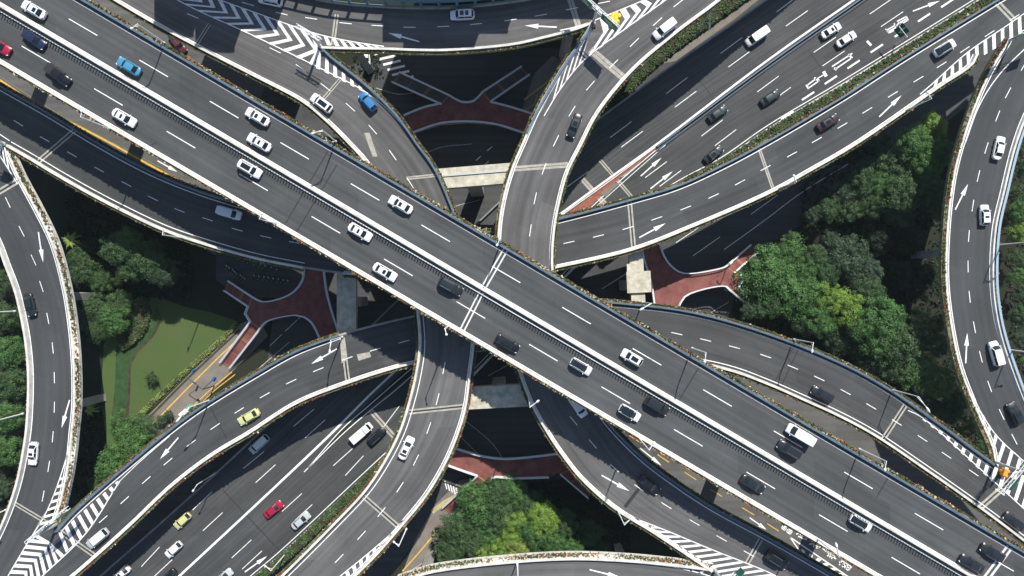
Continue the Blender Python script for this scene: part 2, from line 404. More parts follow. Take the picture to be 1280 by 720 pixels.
def column(x, y, z1, parent=None, w=2.0, d=2.4, ang=0, label=None, cap=None, capw=2.2, caph=1.4, px=True):
    """pier: shaft (+ crossbeam) standing on the ground"""
    p = U(x, y, z1) if px else Vector((x, y, z1))
    root = thing('bridge_pier', label or 'concrete pier standing under the elevated roads', 'bridge pier', (p.x, p.y, GZ), ang)
    mb = MB(); hh = z1-GZ-caph; mb.box(Matrix.Translation((0, 0, hh/2)), w, d, hh)
    mb.build('column', M['concrete'], root)
    if cap:
        cb = MB(); l = cap/2; k = capw/2
        for s in (-1, 1): pass
        pts = [(-l, hh+caph), (l, hh+caph), (l, hh+caph*.45), (w*.7, hh), (-w*.7, hh), (-l, hh+caph*.45)]
        F = [Vector((x_, -k, z_)) for x_, z_ in pts]; B = [Vector((x_, k, z_)) for x_, z_ in pts]
        cb.face(F); cb.face(B[::-1])
        for i in range(6): j = (i+1) % 6; cb.face([F[i], B[i], B[j], F[j]])
        cb.build('crossbeam', M['concrete_pale'], root)
    return root

# ---- main highway, topmost deck -------------------------------------------------
GREEN = (.88, .05, .04, .03); MIX = (.78, .10, .06, .06); ORG = (.52, .20, .05, .23); RED = (.66, .10, .20, .04)
mainr = thing('elevated_road', 'topmost straight four lane elevated highway running from top left to bottom right', 'elevated road', U(640, 383, 26))
def inv(o): return o
def place_children(root):
    """children were built in world space: keep them there under the moved empty"""
    bpy.context.view_layer.update()
    for c in [o for o in bpy.data.objects if o.parent is root]:
        c.matrix_parent_inverse = root.matrix_world.inverted()
def ml(c, x): return (x, c[0]+c[1]*x)
SWm = (75, .586); NEm = (-58.6, .5864); MEDn = (4.5, .5875); 
XS = [-120, 100, 320, 640, 960, 1280, 1420]
deck(mainr, [ml(NEm, x) for x in XS], [ml(SWm, x) for x in XS], MAIN, M['asphalt_main'], 0, 2.2)
edge(mainr, [ml(NEm, x) for x in XS], 'L', 'rail', MAIN, line=.55, pal=ORG, dens=13, period=1.1, fr=.19)
edge(mainr, [ml(SWm, x) for x in XS], 'R', 'white', MAIN, line=.06, pal=(.42, .2, .1, .28), dens=9, ow=.3, period=1.5, fr=.2, fz=.45)
# median: broad white barrier, gap, picket railing
med = W([ml(MEDn, x) for x in XS], MAIN)
mb = MB(); mb.sweep(med, 'R', [(-.12, 0), (0, .35), (.1, .95), (.52, .95), (.62, .3), (.66, 0)]); bar = mb.build('median_barrier', M['parapet'], mainr)
mb = MB(); mb.strip(offs(med, 'R', -.3, .012), offs(med, 'R', -.14, .012)); flatup(mb.build('edge_line', M['paint'], mainr, fix=False))
mb = MB(); mb.sweep(med, 'R', [(1.2, 0), (1.2, .35), (1.38, .35), (1.38, 0)])
L = plen(med); n = int(L/.60); yaw = math.atan2(-.506, .863)
for i in range(n):
    p, t = at(med, (i+.5)/n); q = p+Vector((t.y, -t.x, 0))*1.29
    if -100 < q.x < 100: mb.box(Matrix.Translation(q+Vector((0, 0, .72))) @ Matrix.Rotation(yaw, 4, 'Z'), .20, .12, 1.15)
mb.build('median_railing', M['rail_white'], mainr)
dashes(mainr, [(104+88.1*k, 34+51.5*k) for k in range(-1, 14)], MAIN, 6.4, .17)
dashes(mainr, [(45+90.6*k, 68+53.25*k) for k in range(0, 14)], MAIN, 6.4, .17)
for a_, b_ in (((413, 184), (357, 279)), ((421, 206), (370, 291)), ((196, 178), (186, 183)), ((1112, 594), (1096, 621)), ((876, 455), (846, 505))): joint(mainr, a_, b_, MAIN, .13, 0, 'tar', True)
joint(mainr, (632, 312), (606, 357), MAIN, .3, .5, 'steel_joint', True); joint(mainr, (602, 365), (578, 412), MAIN, .3, .5, 'steel_joint', True)
joint(mainr, (1262, 684), (1232, 724), MAIN, .45, .5, 'steel_joint', True)
mb = MB()
for (x, y, w, h) in ((172, 72, 12, 10), (824, 468, 8, 14), (603, 322, 10, 5), (590, 332, 8, 8), (1000, 657, 7, 7), (620, 402, 7, 7), (860, 540, 9, 6)):
    p = U(x, y, 26.006); a = Vector((.863, -.506, 0)); b = Vector((.506, .863, 0)); a = a*w*.08; b = b*h*.08
    mb.face([p-a-b, p+a-b, p+a+b, p-a+b])
flatup(mb.build('repair_patch', mat('repair_patch', (.066, .066, .066), .9, noise=.2, nscale=2), mainr, fix=False))
place_children(mainr)

# ---- A: lower left-turn road, west to north-east ----------------------------------
NA = [(-60, 75), (0, 109), (62, 144), (120, 179), (185, 214), (240, 237), (292, 254), (330, 264), (430, 284), (560, 294), (640, 288), (700, 275), (787, 252), (847, 234), (902, 209), (960, 178), (1055, 122), (1120, 80), (1250, 0), (1330, -48)]
SA = [(-60, 142), (-20, 163), (12, 181), (40, 197), (75, 218), (112, 239), (150, 259), (207, 286), (250, 301), (320, 321), (380, 333), (430, 340), (560, 348), (640, 343), (696, 332), (790, 310), (865, 281), (960, 239.5), (1012, 211), (1067, 179), (1130, 137), (1165, 110), (1212, 68), (1280, 15), (1340, -28)]
ra = thing('elevated_road', 'curved lower flyover sweeping from the left edge under the main highway to the top right corner', 'elevated road', U(850, 270, 12))
deck(ra, NA, SA, LOW, M['asphalt'], .000)
edge(ra, NA, 'L', 'rail', LOW, line=.5, pal=(.6, .2, .1, .1))
edge(ra, SA[2:11], 'R', 'white', LOW, line=.62, pal=MIX)
edge(ra, SA[11:20]+[(1180, 101.5), (1197, 91), (1212, 79), (1217, 68)], 'R', 'white', LOW, line=.03, pal=(.75, .1, .08, .07))
line(ra, [(-60, 130), (0, 168), (12, 176)], LOW)
line(ra, [(1150, 118), (1165, 105), (1210, 65), (1260, 31), (1300, 3)], LOW, .2)
surface(ra, [(1125, 141), (1165, 105), (1210, 65), (1280, 15), (1300, 0), (1300, 60), (1262, 50), (1225, 70), (1212, 79), (1180, 101)], LOW, 'asphalt', -.012)
mb = MB(); hatch(mb, [(1166, 105), (1210, 66), (1260, 31), (1290, 9)], [(1166, 109), (1197, 91), (1218, 76), (1262, 50), (1294, 32)], 12, .85, LOW, skew=-.02)
flatup(mb.build('gore_marking', M['paint'], ra, fix=False))
dashes(ra, [(-12, 131), (23, 154), (56, 174), (90, 193), (124, 212), (158, 230), (191, 248), (224, 263), (259, 274), (296, 287), (332, 296), (368, 303), (404, 309)], LOW)
dashes(ra, [(711, 303), (748, 295), (785, 285), (821, 273), (857, 260), (892, 245), (925, 228), (957, 210), (990, 193), (1021, 175), (1053, 157), (1084, 138), (1116, 118), (1148, 99), (1177, 81), (1206, 62), (1237, 42), (1268, 22)], LOW, 2.4)
arrows(ra, [(799, 297, 832, 279), (1099, 146, 1127, 119)], LOW)
joint(ra, (49, 201), (93, 163), LOW); joint(ra, (787, 253), (792, 310), LOW); joint(ra, (949, 186), (966, 235), LOW, .3, .1); joint(ra, (1246, 3), (1268, 26), LOW, .5)
place_children(ra)

# ---- B: lower left-turn road, south-east to south-west -----------------------------
NB = [(-10, 722), (40, 690), (72, 665), (92, 643), (132, 607), (165, 579), (212, 540), (250, 512), (320, 469), (370, 441), (425, 420), (520, 396), (600, 381), (690, 375), (780, 381), (865, 392), (960, 419), (1060, 460), (1115, 491), (1140, 508), (1185, 540), (1210, 559), (1243, 583), (1300, 632)]
SB = [(30, 765), (90, 719), (160, 657), (215, 605), (265, 567), (310, 540), (370, 502), (427, 479), (495, 457), (550, 445), (640, 434), (730, 434), (820, 443), (910, 460), (960, 478), (1010, 500), (1045, 516), (1090, 540), (1160, 587), (1235, 640), (1280, 674), (1330, 712)]
rb = thing('elevated_road', 'curved lower flyover arching from the bottom left corner under the main highway to the right edge', 'elevated road', U(330, 500, 12))
deck(rb, NB, SB, LOW, M['asphalt'], .004)
edge(rb, NB[2:11], 'L', 'rail', LOW, line=.45, pal=RED)
edge(rb, NB[13:23], 'L', 'rail', LOW, line=.5, pal=MIX)
edge(rb, SB[0:10], 'R', 'white', LOW, line=.06, pal=RED); edge(rb, SB[11:], 'R', 'white', LOW, line=.5, pal=(.65, .15, .1, .1))
line(rb, [(150, 601), (107, 667), (54, 719), (30, 742)], LOW, .22); line(rb, [(150, 601), (175, 577), (212, 545)], LOW, .14)
surface(rb, [(155, 592), (107, 667), (54, 719), (20, 752), (-40, 752), (10, 720), (33, 681), (60, 636), (67, 658), (78, 660), (92, 643), (132, 607)], LOW, 'asphalt', -.012)
mb = MB(); hatch(mb, [(152, 600), (107, 667), (80, 693)], [(147, 601), (92, 650), (76, 664), (70, 672)], 10, .85, LOW, skew=-.03)
hatch(mb, [(88, 565), (60, 636), (46, 660)], [(88, 566), (75, 625), (67, 655)], 7, .65, LOW, t0=.3)
hatch(mb, [(44, 664), (33, 681), (10, 720), (-10, 750)], [(82, 692), (54, 719), (20, 752), (0, 770)], 10, .9, LOW, apex=-.13, t1=.9)
flatup(mb.build('gore_marking', M['paint'], rb, fix=False))
line(rb, [(1175, 540), (1235, 595), (1280, 636), (1310, 664)], LOW, .2); line(rb, [(1135, 513), (1150, 520), (1175, 540)], LOW, .2)
surface(rb, [(1135, 507), (1175, 540), (1235, 595), (1310, 664), (1340, 640), (1280, 577), (1262, 556), (1243, 578), (1210, 559)], LOW, 'asphalt', -.014)
mb = MB(); hatch(mb, [(1150, 522), (1175, 542), (1235, 597), (1290, 645)], [(1150, 516), (1185, 545), (1240, 583), (1300, 600)], 14, .85, LOW, skew=.03, t1=.95)
hatch(mb, [(1204, 474), (1242, 541), (1280, 579)], [(1204, 478), (1222, 522), (1243, 578), (1268, 612)], 7, .85, LOW, skew=.02, t0=.25)
flatup(mb.build('gore_marking', M['paint'], rb, fix=False))
dashes(rb, [(88, 685), (129, 649), (156, 625), (183, 600), (210, 577), (239, 554), (269, 533), (299, 513), (331, 494), (364, 477), (398, 462), (434, 448), (469, 437), (505, 427)], LOW, 2.4)
dashes(rb, [(846, 417), (882, 425), (918, 434), (957, 445), (991, 459), (1024, 473), (1057, 490), (1089, 508), (1121, 528), (1153, 548), (1183, 569), (1217, 591), (1250, 615)], LOW, 2.4)
arrows(rb, [(421, 436, 389, 455), (223, 547, 200, 574)], LOW)
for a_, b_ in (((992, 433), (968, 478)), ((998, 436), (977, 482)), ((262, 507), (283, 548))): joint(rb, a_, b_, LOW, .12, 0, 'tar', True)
joint(rb, (73, 663), (119, 695), LOW); joint(rb, (428, 422), (435, 478), LOW); joint(rb, (1132, 506), (1104, 549), LOW); joint(rb, (1262, 602), (1226, 634), LOW, .5)
surface(rb, [(446, 443), (462, 440), (464, 446), (448, 451)], LOW, 'joint', .006, 'repair_patch'); surface(rb, [(425, 424), (431, 424), (433, 451), (427, 454)], LOW, 'joint', .005, 'repair_patch')
place_children(rb)

# ---- E: left loop -----------------------------------------------------------------
EE = [(-22, 160), (0, 184), (8, 195), (22, 228), (45, 263), (65, 305), (80, 360), (88, 410), (92, 460), (92, 510), (89, 540), (86, 570), (81, 600), (74, 630), (66, 655), (46, 664), (33, 681), (10, 720), (-10, 755)]
WE = [(-120, 150), (-60, 205), (-22, 262), (0, 299), (12, 330), (24, 362), (33, 400), (38, 430), (41, 470), (39, 530), (35, 560), (27, 600), (16, 635), (0, 672), (-25, 715), (-50, 750)]
re_ = thing('elevated_road', 'curved two lane ramp bending down along the left edge beside the lawn', 'elevated road', U(65, 450, 11))
EEs = EE[1:14]+[(60, 636), (33, 681), (10, 720), (-10, 755)]
deck(re_, [(-22, 150)]+EEs, WE, LOW, M['asphalt_loop'], .008)
edge(re_, [(9, 190), (22, 220)]+EE[4:15], 'L', 'white', LOW, line=.35, pal=(.74, .13, .08, .05), ow=1.0, dens=12, h=.5, pm='planter_white')
edge(re_, WE, 'R', 'white', LOW, line=.05, pal=(.1, .15, .7, .05), ow=.35, h=1.0)
line(re_, [(88, 548), (85, 565), (60, 636), (33, 681), (10, 720)], LOW, .2); line(re_, [(-20, 170), (0, 195), (22, 230)], LOW, .2)
surface(re_, [(-60, 120), (-20, 160), (14, 186), (9, 192), (22, 228), (0, 215), (-30, 190)], LOW, 'asphalt', -.016)
mb = MB(); hatch(mb, [(-10, 174), (0, 179), (8, 186)], [(-10, 186), (3, 199), (14, 218)], 4, .6, LOW); flatup(mb.build('gore_marking', M['paint'], re_, fix=False))
dashes(re_, [(10, 253), (27, 289), (42, 325), (52, 358), (60, 398), (66, 435), (68, 472), (68, 509), (66, 546), (61, 583), (54, 620)], LOW, 2.4)
arrows(re_, [(48, 290, 54, 328), (87, 500, 77, 535)], LOW)
joint(re_, (-6, 243), (24, 225), LOW, .42, .4); joint(re_, (18, 629), (65, 657), LOW, .3, .3)
place_children(re_)

# ---- F: right loop ----------------------------------------------------------------
WF = [(1330, -10), (1290, 25), (1262, 52), (1240, 88), (1222, 127), (1206, 172), (1194, 217), (1186, 280), (1184, 350), (1191, 410), (1202, 460), (1219, 505), (1243, 562), (1256, 600), (1300, 650)]
EF = [(1360, 30), (1300, 110), (1281, 141), (1266, 180), (1251, 240), (1241, 285), (1238, 350), (1242, 390), (1249, 422), (1262, 462), (1282, 512), (1310, 560), (1350, 610)]
rf = thing('elevated_road', 'curved two lane ramp bending along the right edge beyond the big trees', 'elevated road', U(1212, 330, 13))
deck(rf, EF, WF[:-2]+[(1280, 577), (1320, 625)], LOW, M['asphalt_loop'], .012)
edge(rf, WF[2:-2]+[(1245, 577)], 'R', 'white', LOW, line=.25, pal=(.66, .07, .22, .05), ow=.9, dens=11, h=.35)
edge(rf, EF, 'L', 'white', LOW, line=.04, pal=RED, ow=.9, dens=10, h=.6)
path = W(EF, LOW); mb = MB(); mb.sweep(path, 'L', [(.52, .9), (.52, 1.0), (1.0, 1.0), (1.0, .9)])
for i in range(110):
    p, t = at(path, (i+.5)/110); q = p+Vector((-t.y, t.x, 0))*.62; mb.bar(q+Vector((0, 0, .3)), q+Vector((0, 0, .92)), .1)
mb.build('railing', mat('pale_blue_rail_paint', (.30, .40, .47), .45), rf)
line(rf, [(1330, 15), (1280, 62), (1250, 92), (1225, 130), (1206, 180)], LOW, .2); line(rf, [(1200, 462), (1204, 472), (1242, 540), (1280, 577), (1310, 606)], LOW, .2)
dashes(rf, [(1280, 82), (1260, 116), (1247, 145), (1233, 185), (1223, 220), (1216, 257), (1211, 295), (1210, 333), (1212, 371), (1218, 409), (1226, 446), (1237, 483), (1252, 518), (1268, 549)], LOW, 2.5)
arrows(rf, [(1194, 262, 1210, 230), (1207, 454, 1209, 416)], LOW)
place_children(rf)

# ---- C: upper left-turn road, north-east to south-east -----------------------------
WC = [(1110, -222), (1000, -148), (905, -75), (832, 0), (780, 37), (742, 64), (722, 80), (700, 104), (686, 124), (668, 154), (655, 182), (643, 210), (633, 243), (627, 275), (625, 305), (627, 350), (633, 400), (642, 437), (652, 467), (667, 505), (688, 542), (702, 563), (727, 595), (770, 633), (815, 661), (860, 682), (890, 700), (960, 735)]
EC = [(1180, -235), (1075, -150), (980, -70), (897, 0), (840, 43), (790, 86), (757, 124), (740, 149), (724, 181), (707, 215), (696, 255), (690, 290), (688, 330), (694, 385), (710, 440), (732, 486), (757, 526), (800, 571), (840, 602), (890, 635), (960, 673), (1042, 720), (1090, 748)]
rc = thing('elevated_road', 'curved upper flyover coming from the top right, passing right of the centre and leaving at the bottom', 'elevated road', U(690, 180, 17))
ECs = EC
deck(rc, EC, [(1110, -222), (1000, -148), (905, -75), (832, 0), (780, 37), (729, 75), (722, 82)]+WC[7:], UP, M['asphalt_pale'], .016)
edge(rc, [(742, 30), (735, 42), (722, 62), (706, 84), (692, 107), (676, 135)]+WC[10:25]+[(890, 711)], 'R', 'white', UP, line=.03, pal=MIX)
path = W([(742, 30), (735, 42), (722, 62), (706, 84), (692, 107), (676, 135), (660, 168)], UP); mb = MB(); mb.sweep(path, 'R', [(.05, 1.05), (.05, 1.15), (.45, 1.15), (.45, 1.05)]); mb.build('railing', M['rail'], rc)
edge(rc, EC[0:14], 'L', 'white', UP, line=.03, pal=GREEN, dens=9, ow=.4); edge(rc, EC[14:], 'L', 'rail', UP, line=.45, pal=GREEN)
line(rc, [(1000, -135), (905, -55), (832, 0), (780, 37), (730, 75), (700, 112), (680, 145)], UP, .2)
surface(rc, [(905, -75), (832, 0), (780, 37), (729, 75), (670, 155), (692, 107), (722, 62), (742, 27), (805, 0), (880, -50)], UP, 'asphalt_pale', -.012)
mb = MB(); hatch(mb, [(747, 24), (805, 0), (880, -40)], [(729, 76), (780, 38), (832, 1), (892, -42)], 11, 1.25, UP, apex=.085)
hatch(mb, [(728, 76), (700, 112), (688, 130)], [(742, 34), (722, 62), (695, 104)], 5, .8, UP)
flatup(mb.build('gore_marking', M['paint'], rc, fix=False))
line(rc, [(770, 636), (787, 645), (830, 662), (890, 687), (960, 715), (990, 730)], UP, .2)
surface(rc, [(770, 634), (787, 645), (830, 662), (890, 687), (960, 715), (1010, 738), (980, 760), (900, 735), (888, 712)], UP, 'asphalt_pale', -.012)
mb = MB(); hatch(mb, [(790, 647), (830, 663), (890, 688), (960, 716), (985, 727)], [(786, 645), (815, 663), (852, 690), (890, 714), (935, 734)], 15, .9, UP, skew=-.03)
flatup(mb.build('gore_marking', M['paint'], rc, fix=False))
dashes(rc, [(886, -24), (848, 4), (822, 27), (793, 53), (767, 80), (738, 107), (715, 139), (695, 176), (680, 211), (669, 248), (663, 288)], UP, 2.5)
dashes(rc, [(717, 526), (741, 555), (768, 585), (799, 610), (833, 632), (868, 653), (902, 673), (936, 692)], UP, 2.4)
arrows(rc, [(752, 594, 787, 614)], UP)
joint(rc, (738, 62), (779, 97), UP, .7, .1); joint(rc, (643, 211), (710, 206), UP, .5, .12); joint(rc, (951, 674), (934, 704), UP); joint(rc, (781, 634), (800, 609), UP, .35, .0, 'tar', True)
place_children(rc)

# ---- D: upper left-turn road, south-west to north-west -----------------------------
WD = [(95, -32), (147, 0), (200, 31), (250, 58), (320, 94), (382, 127), (412, 152), (440, 180), (458, 200), (480, 233), (503, 285), (517, 335), (525, 396), (527, 435), (521, 475), (512, 510), (502, 540), (485, 574), (460, 612), (420, 655), (357, 718), (310, 762)]
ED = [(165, -40), (222, 0), (320, 47), (400, 87), (457, 117), (495, 149), (520, 181), (542, 212), (561, 254), (578, 300), (588, 350), (591, 400), (590, 432), (585, 472), (580, 508), (570, 542), (555, 577), (532, 616), (503, 652), (470, 690), (440, 720), (395, 765)]
rd = thing('elevated_road', 'curved upper flyover coming from the bottom left, passing left of the centre to the top left', 'elevated road', U(560, 470, 17))
deck(rd, ED, WD, UP, M['asphalt_pale'], .020)
edge(rd, [(401, 61), (412, 72), (432, 88), (460, 111), (495, 146)]+ED[6:-2], 'L', 'rail', UP, line=None, pal=RED) if False else None
edge(rd, [(401, 61), (412, 72), (432, 88), (460, 111), (495, 146)]+ED[6:10], 'L', 'rail', UP, line=None, pal=RED)
edge(rd, ED[9:-1]+[(395, 765)], 'L', 'white', UP, line=.08, pal=RED, dens=9)
edge(rd, WD[:10], 'R', 'white', UP, line=.08, pal=GREEN); edge(rd, WD[10:], 'R', 'white', UP, line=.55, pal=RED, dens=9)
line(rd, [(165, -40), (222, 0), (320, 46), (400, 85), (457, 115), (490, 142), (520, 178), (545, 215)], UP, .2)
surface(rd, [(165, -40), (222, 0), (320, 48), (400, 88), (457, 118), (497, 152), (460, 111), (432, 88), (412, 72), (400, 60), (450, 60), (395, 42), (320, 16), (275, 0), (180, -35)], UP, 'asphalt_pale', -.013)
mb = MB(); hatch(mb, [(210, -24), (275, 0), (320, 17), (398, 43)], [(170, -24), (222, 1), (320, 47), (398, 85)], 13, 1.05, UP, apex=.10)
hatch(mb, [(392, 84), (400, 87), (457, 116), (466, 123)], [(394, 58), (412, 76), (432, 93), (466, 121)], 7, .9, UP)
hatch(mb, [(402, 44), (430, 50), (470, 57)], [(404, 56), (440, 59), (478, 60)], 7, .85, UP, skew=.03)
flatup(mb.build('gore_marking', M['paint'], rd, fix=False))
line(rd, [(503, 650), (497, 659), (460, 692), (428, 718), (400, 742)], UP, .2)
mb = MB(); hatch(mb, [(504, 651), (497, 660), (460, 693), (428, 719), (404, 740)], [(505, 653), (490, 672), (462, 700), (430, 730), (415, 744)], 12, .85, UP, skew=.06)
flatup(mb.build('gore_marking', M['paint'], rd, fix=False))
dashes(rd, [(241, 24-4), (344, 63-0), (376, 85), (407, 109), (438, 134), (466, 162), (491, 194), (513, 229)], UP, 2.5)
dashes(rd, [(555, 460), (547, 499), (536, 535), (520, 575), (500, 609), (477, 640), (452, 669), (424, 698)], UP, 2.5)
joint(rd, (262, 30), (246, 55), UP, .2, .3); joint(rd, (427, 97), (403, 125), UP, .25, .2); joint(rd, (508, 223), (546, 219), UP, .3, .1); joint(rd, (511, 515), (579, 508), UP); joint(rd, (455, 621), (501, 661), UP)
surface(rd, [(455, 166), (462, 166), (472, 196), (466, 196)], UP, 'joint', .006, 'repair_patch')
place_children(rd)

# ---- G: top arc, H: bottom arc -----------------------------------------------------
NG = [(200, -75), (275, -38), (330, -16), (370, -5), (420, 5), (495, 11), (570, 11), (640, 4), (700, -7), (760, -24), (840, -56)]
SG = [(180, -35), (275, 0), (320, 16), (395, 42), (440, 52), (480, 58.5), (520, 62), (560, 62), (640, 55), (677, 47), (722, 35), (742, 27), (805, 0), (880, -40)]
rg = thing('elevated_road', 'curved upper ramp crossing along the top edge with a teal noise barrier', 'elevated road', U(560, 35, 19))
deck(rg, NG, SG, UP, M['asphalt_pale'], .024)
edge(rg, [(403, 59), (440, 60), (480, 60.5)]+SG[6:12], 'R', 'white', UP, line=.03, pal=MIX, dens=9)
line(rg, [(200, -28), (275, 0), (320, 16), (395, 42), (440, 52), (480, 58)], UP, .2); line(rg, [(742, 26), (805, 0), (870, -30)], UP, .2); line(rg, [(700, 38), (722, 33), (742, 26)], UP, .2)
mb = MB(); path = W(NG, UP); mb.sweep(path, 'L', [(0, -.5), (0, 1.0), (.3, 1.0), (.3, -.5)]); mb.build('parapet', M['concrete'], rg)
mb = MB(); mb.sweep(path, 'L', [(.02, 3.1), (.25, 3.9), (1.1, 4.5), (1.2, 4.4), (.38, 3.8), (.12, 3.1)]); n = 30
gl = MB()
for i in range(n):
    p, t = at(path, (i+.5)/n); q = p+Vector((-t.y, t.x, 0))*.08; mb.bar(q+Vector((0, 0, .9)), q+Vector((0, 0, 3.4)), .5)
mb.sweep(path, 'L', [(0, .9), (0, 1.5), (.14, 1.5), (.14, .9)])
nb = mb.build('noise_barrier', M['barrier'], rg)
dashes(rg, [(310, 5), (352, 17), (389, 23), (432, 29), (472, 32), (512, 34), (554, 33), (595, 30), (638, 25), (676, 19), (715, 11), (755, 3)], UP, 2.5)
arrows(rg, [(524, 52, 485, 41), (696, 34, 656, 32)], UP)
joint(rg, (421, 18), (416, 56), UP, .35, .2); joint(rg, (711, -6), (724, 36), UP, .55, .1)
place_children(rg)
NH = [(440, 760), (500, 728), (535, 716.5), (570, 710.5), (640, 703), (715, 699), (790, 702), (850, 708), (890, 713), (960, 735), (1000, 752)]
SH = [(470, 810), (560, 785), (640, 775), (715, 772), (790, 776), (880, 792), (960, 815)]
rh = thing('elevated_road', 'curved upper ramp clipped by the bottom edge below the bright green trees', 'elevated road', U(700, 725, 17))
deck(rh, NH, SH, UP, M['asphalt_pale'], .028)
edge(rh, NH[1:9], 'L', 'white', UP, line=None, pal=(.72, .10, .06, .12), ow=1.0, dens=11, h=.75, pm='planter_white')
line(rh, [(800, 704), (830, 707), (870, 715), (905, 726)], UP, .2)
mb = MB(); hatch(mb, [(810, 705), (840, 709), (880, 718)], [(815, 702), (850, 706), (890, 712)], 6, .5, UP); flatup(mb.build('gore_marking', M['paint'], rh, fix=False))
arrows(rh, [(737, 712, 777, 722)], UP)
place_children(rh)

# ---- R: lowest wide road, bottom left to top right ----------------------------------
NR = [(40, 795), (125, 722), (225, 634), (320, 547), (420, 452), (520, 355), (640, 240), (700, 188), (745, 153), (855, 73), (915, 32), (960, 0), (1040, -55)]
SR = [(250, 778), (320, 718), (352, 691), (472, 579), (520, 535), (600, 458), (700, 350), (787, 268), (850, 228), (902, 200), (960, 160), (1050, 106), (1222, 0), (1300, -48)]
rr = thing('elevated_road', 'wide lowest multi lane highway running diagonally from bottom left to top right under every flyover', 'elevated road', U(380, 620, 0))
deck(rr, NR, SR, ROADR, M['asphalt'], 0, 1.5)
mb = MB(); path = W(NR, ROADR); mb.sweep(path, 'L', [(0, -.3), (0, .9), (.35, .9), (.35, -.7), (.2, -.7)]); mb.build('parapet', mat('weathered_parapet', (.22, .23, .23), .85, noise=.3, nscale=.6), rr)
edge(rr, SR, 'R', 'white', ROADR, line=.45, plant=False, h=.55)
line(rr, [(60, 872), (222, 722), (320, 631), (415, 541), (462, 494), (520, 440)], ROADR, .5, sm=True)
line(rr, [(380, 590), (430, 541), (463, 513), (500, 483), (530, 455)], ROADR, .2); line(rr, [(385, 585), (429, 535), (460, 508), (500, 473), (530, 447)], ROADR, .2)
line(rr, [(701, 267), (760, 224), (820, 181), (960, 75), (1067, 0), (1110, -30)], ROADR, .45)
line(rr, [(736, 262), (775, 226), (828, 181), (850, 164)], ROADR, .18); line(rr, [(741, 262), (780, 227), (832, 181)], ROADR, .14)
p = W([(820, 183), (960, 79), (1067, 4), (1110, -26)], ROADR); mb = MB(); mb.sweep(p, 'R', [(.12, 0), (.12, .8), (.35, .8), (.35, 0)]); mb.sweep(p, 'R', [(.8, .7), (.8, .8), (.9, .8), (.9, .7)])
mb.build('median_barrier', M['rail'], rr)
mb = MB(); pp = [U(x, y, .010) for x, y in [(706, 266), (818, 183), (824, 183), (775, 222), (734, 262)]]; mb.poly(pp); flatup(mb.build('median_island', M['brick'], rr, fix=False))
surface(rr, [(750, 242), (768, 229), (776, 228), (757, 246)], ROADR, 'tan', .016, 'island_strip'); surface(rr, [(775, 222), (800, 203), (806, 199), (781, 220)], ROADR, 'concrete', .016, 'island_strip')
p = W([(701, 269), (760, 227), (818, 184)], ROADR); mb = MB(); mb.sweep(p, 'R', [(0, 0), (0, .3), (.25, .3), (.25, 0)]); mb.build('island_kerb', M['parapet'], rr)
surface(rr, [(390, 580), (430, 533), (462, 503), (515, 455), (515, 467), (462, 510), (430, 541)], ROADR, 'gvk', .010, 'median_strip')
# lane dashes
def lane(a, b, n, L_=6.2): dashes(rr, spread(a, b, n), ROADR, L_, .16)
dashes(rr, [(706, 212), (776, 162), (846, 107), (914, 57), (984, 5)], ROADR, 6.2)
dashes(rr, [(722, 224), (790, 174), (857, 124), (924, 74), (996, 23)], ROADR, 6.2)
dashes(rr, [(820, 212), (890, 160), (960, 105), (1031, 56), (1101, 8)], ROADR, 6.2)
dashes(rr, [(838, 223), (907, 172), (975, 119), (1042, 73), (1115, 24)], ROADR, 6.2)
dashes(rr, [(188, 696), (253, 626), (317, 575), (380, 522)], ROADR, 6.2); dashes(rr, [(203, 711), (266, 652), (332, 592), (394, 536)], ROADR, 6.2)
dashes(rr, [(302, 686), (365, 628), (429, 571)], ROADR, 6.2); dashes(rr, [(315, 700), (378, 642), (443, 582), (489, 521)], ROADR, 6.2)
bus = MB()
for (x, y) in ((984, 144), (1010, 120), (1038.5, 100), (1067, 80.5), (1096, 60.5), (1126, 41), (1155, 22), (1184, 4)):
    p = U(x, y, 0); t = Vector((.83, .55, 0)).normalized(); mark(bus, p-t*1.7, p+t*1.7, .42)
flatup(bus.build('bus_lane_dashes', M['paint'], rr, fix=False))
arrows(rr, [(801, 220, 827, 197), (813, 236, 841, 214), (1141, 14, 1175, 1), (306, 715, 334, 695)], ROADR)
for a_, b_ in (((278, 612), (351, 690)), ((1010, 62), (1040, 104)), ((874, 100), (905, 140))): joint(rr, a_, b_, ROADR, .12, 0, 'tar', True)  # first line: a shadow band painted across the road; the others are seams
joint(rr, (750, 200), (792, 249), ROADR, .32, .2); joint(rr, (728, 224), (760, 259), ROADR, .55, .1); joint(rr, (463, 513), (497, 551), ROADR, .5, .2)
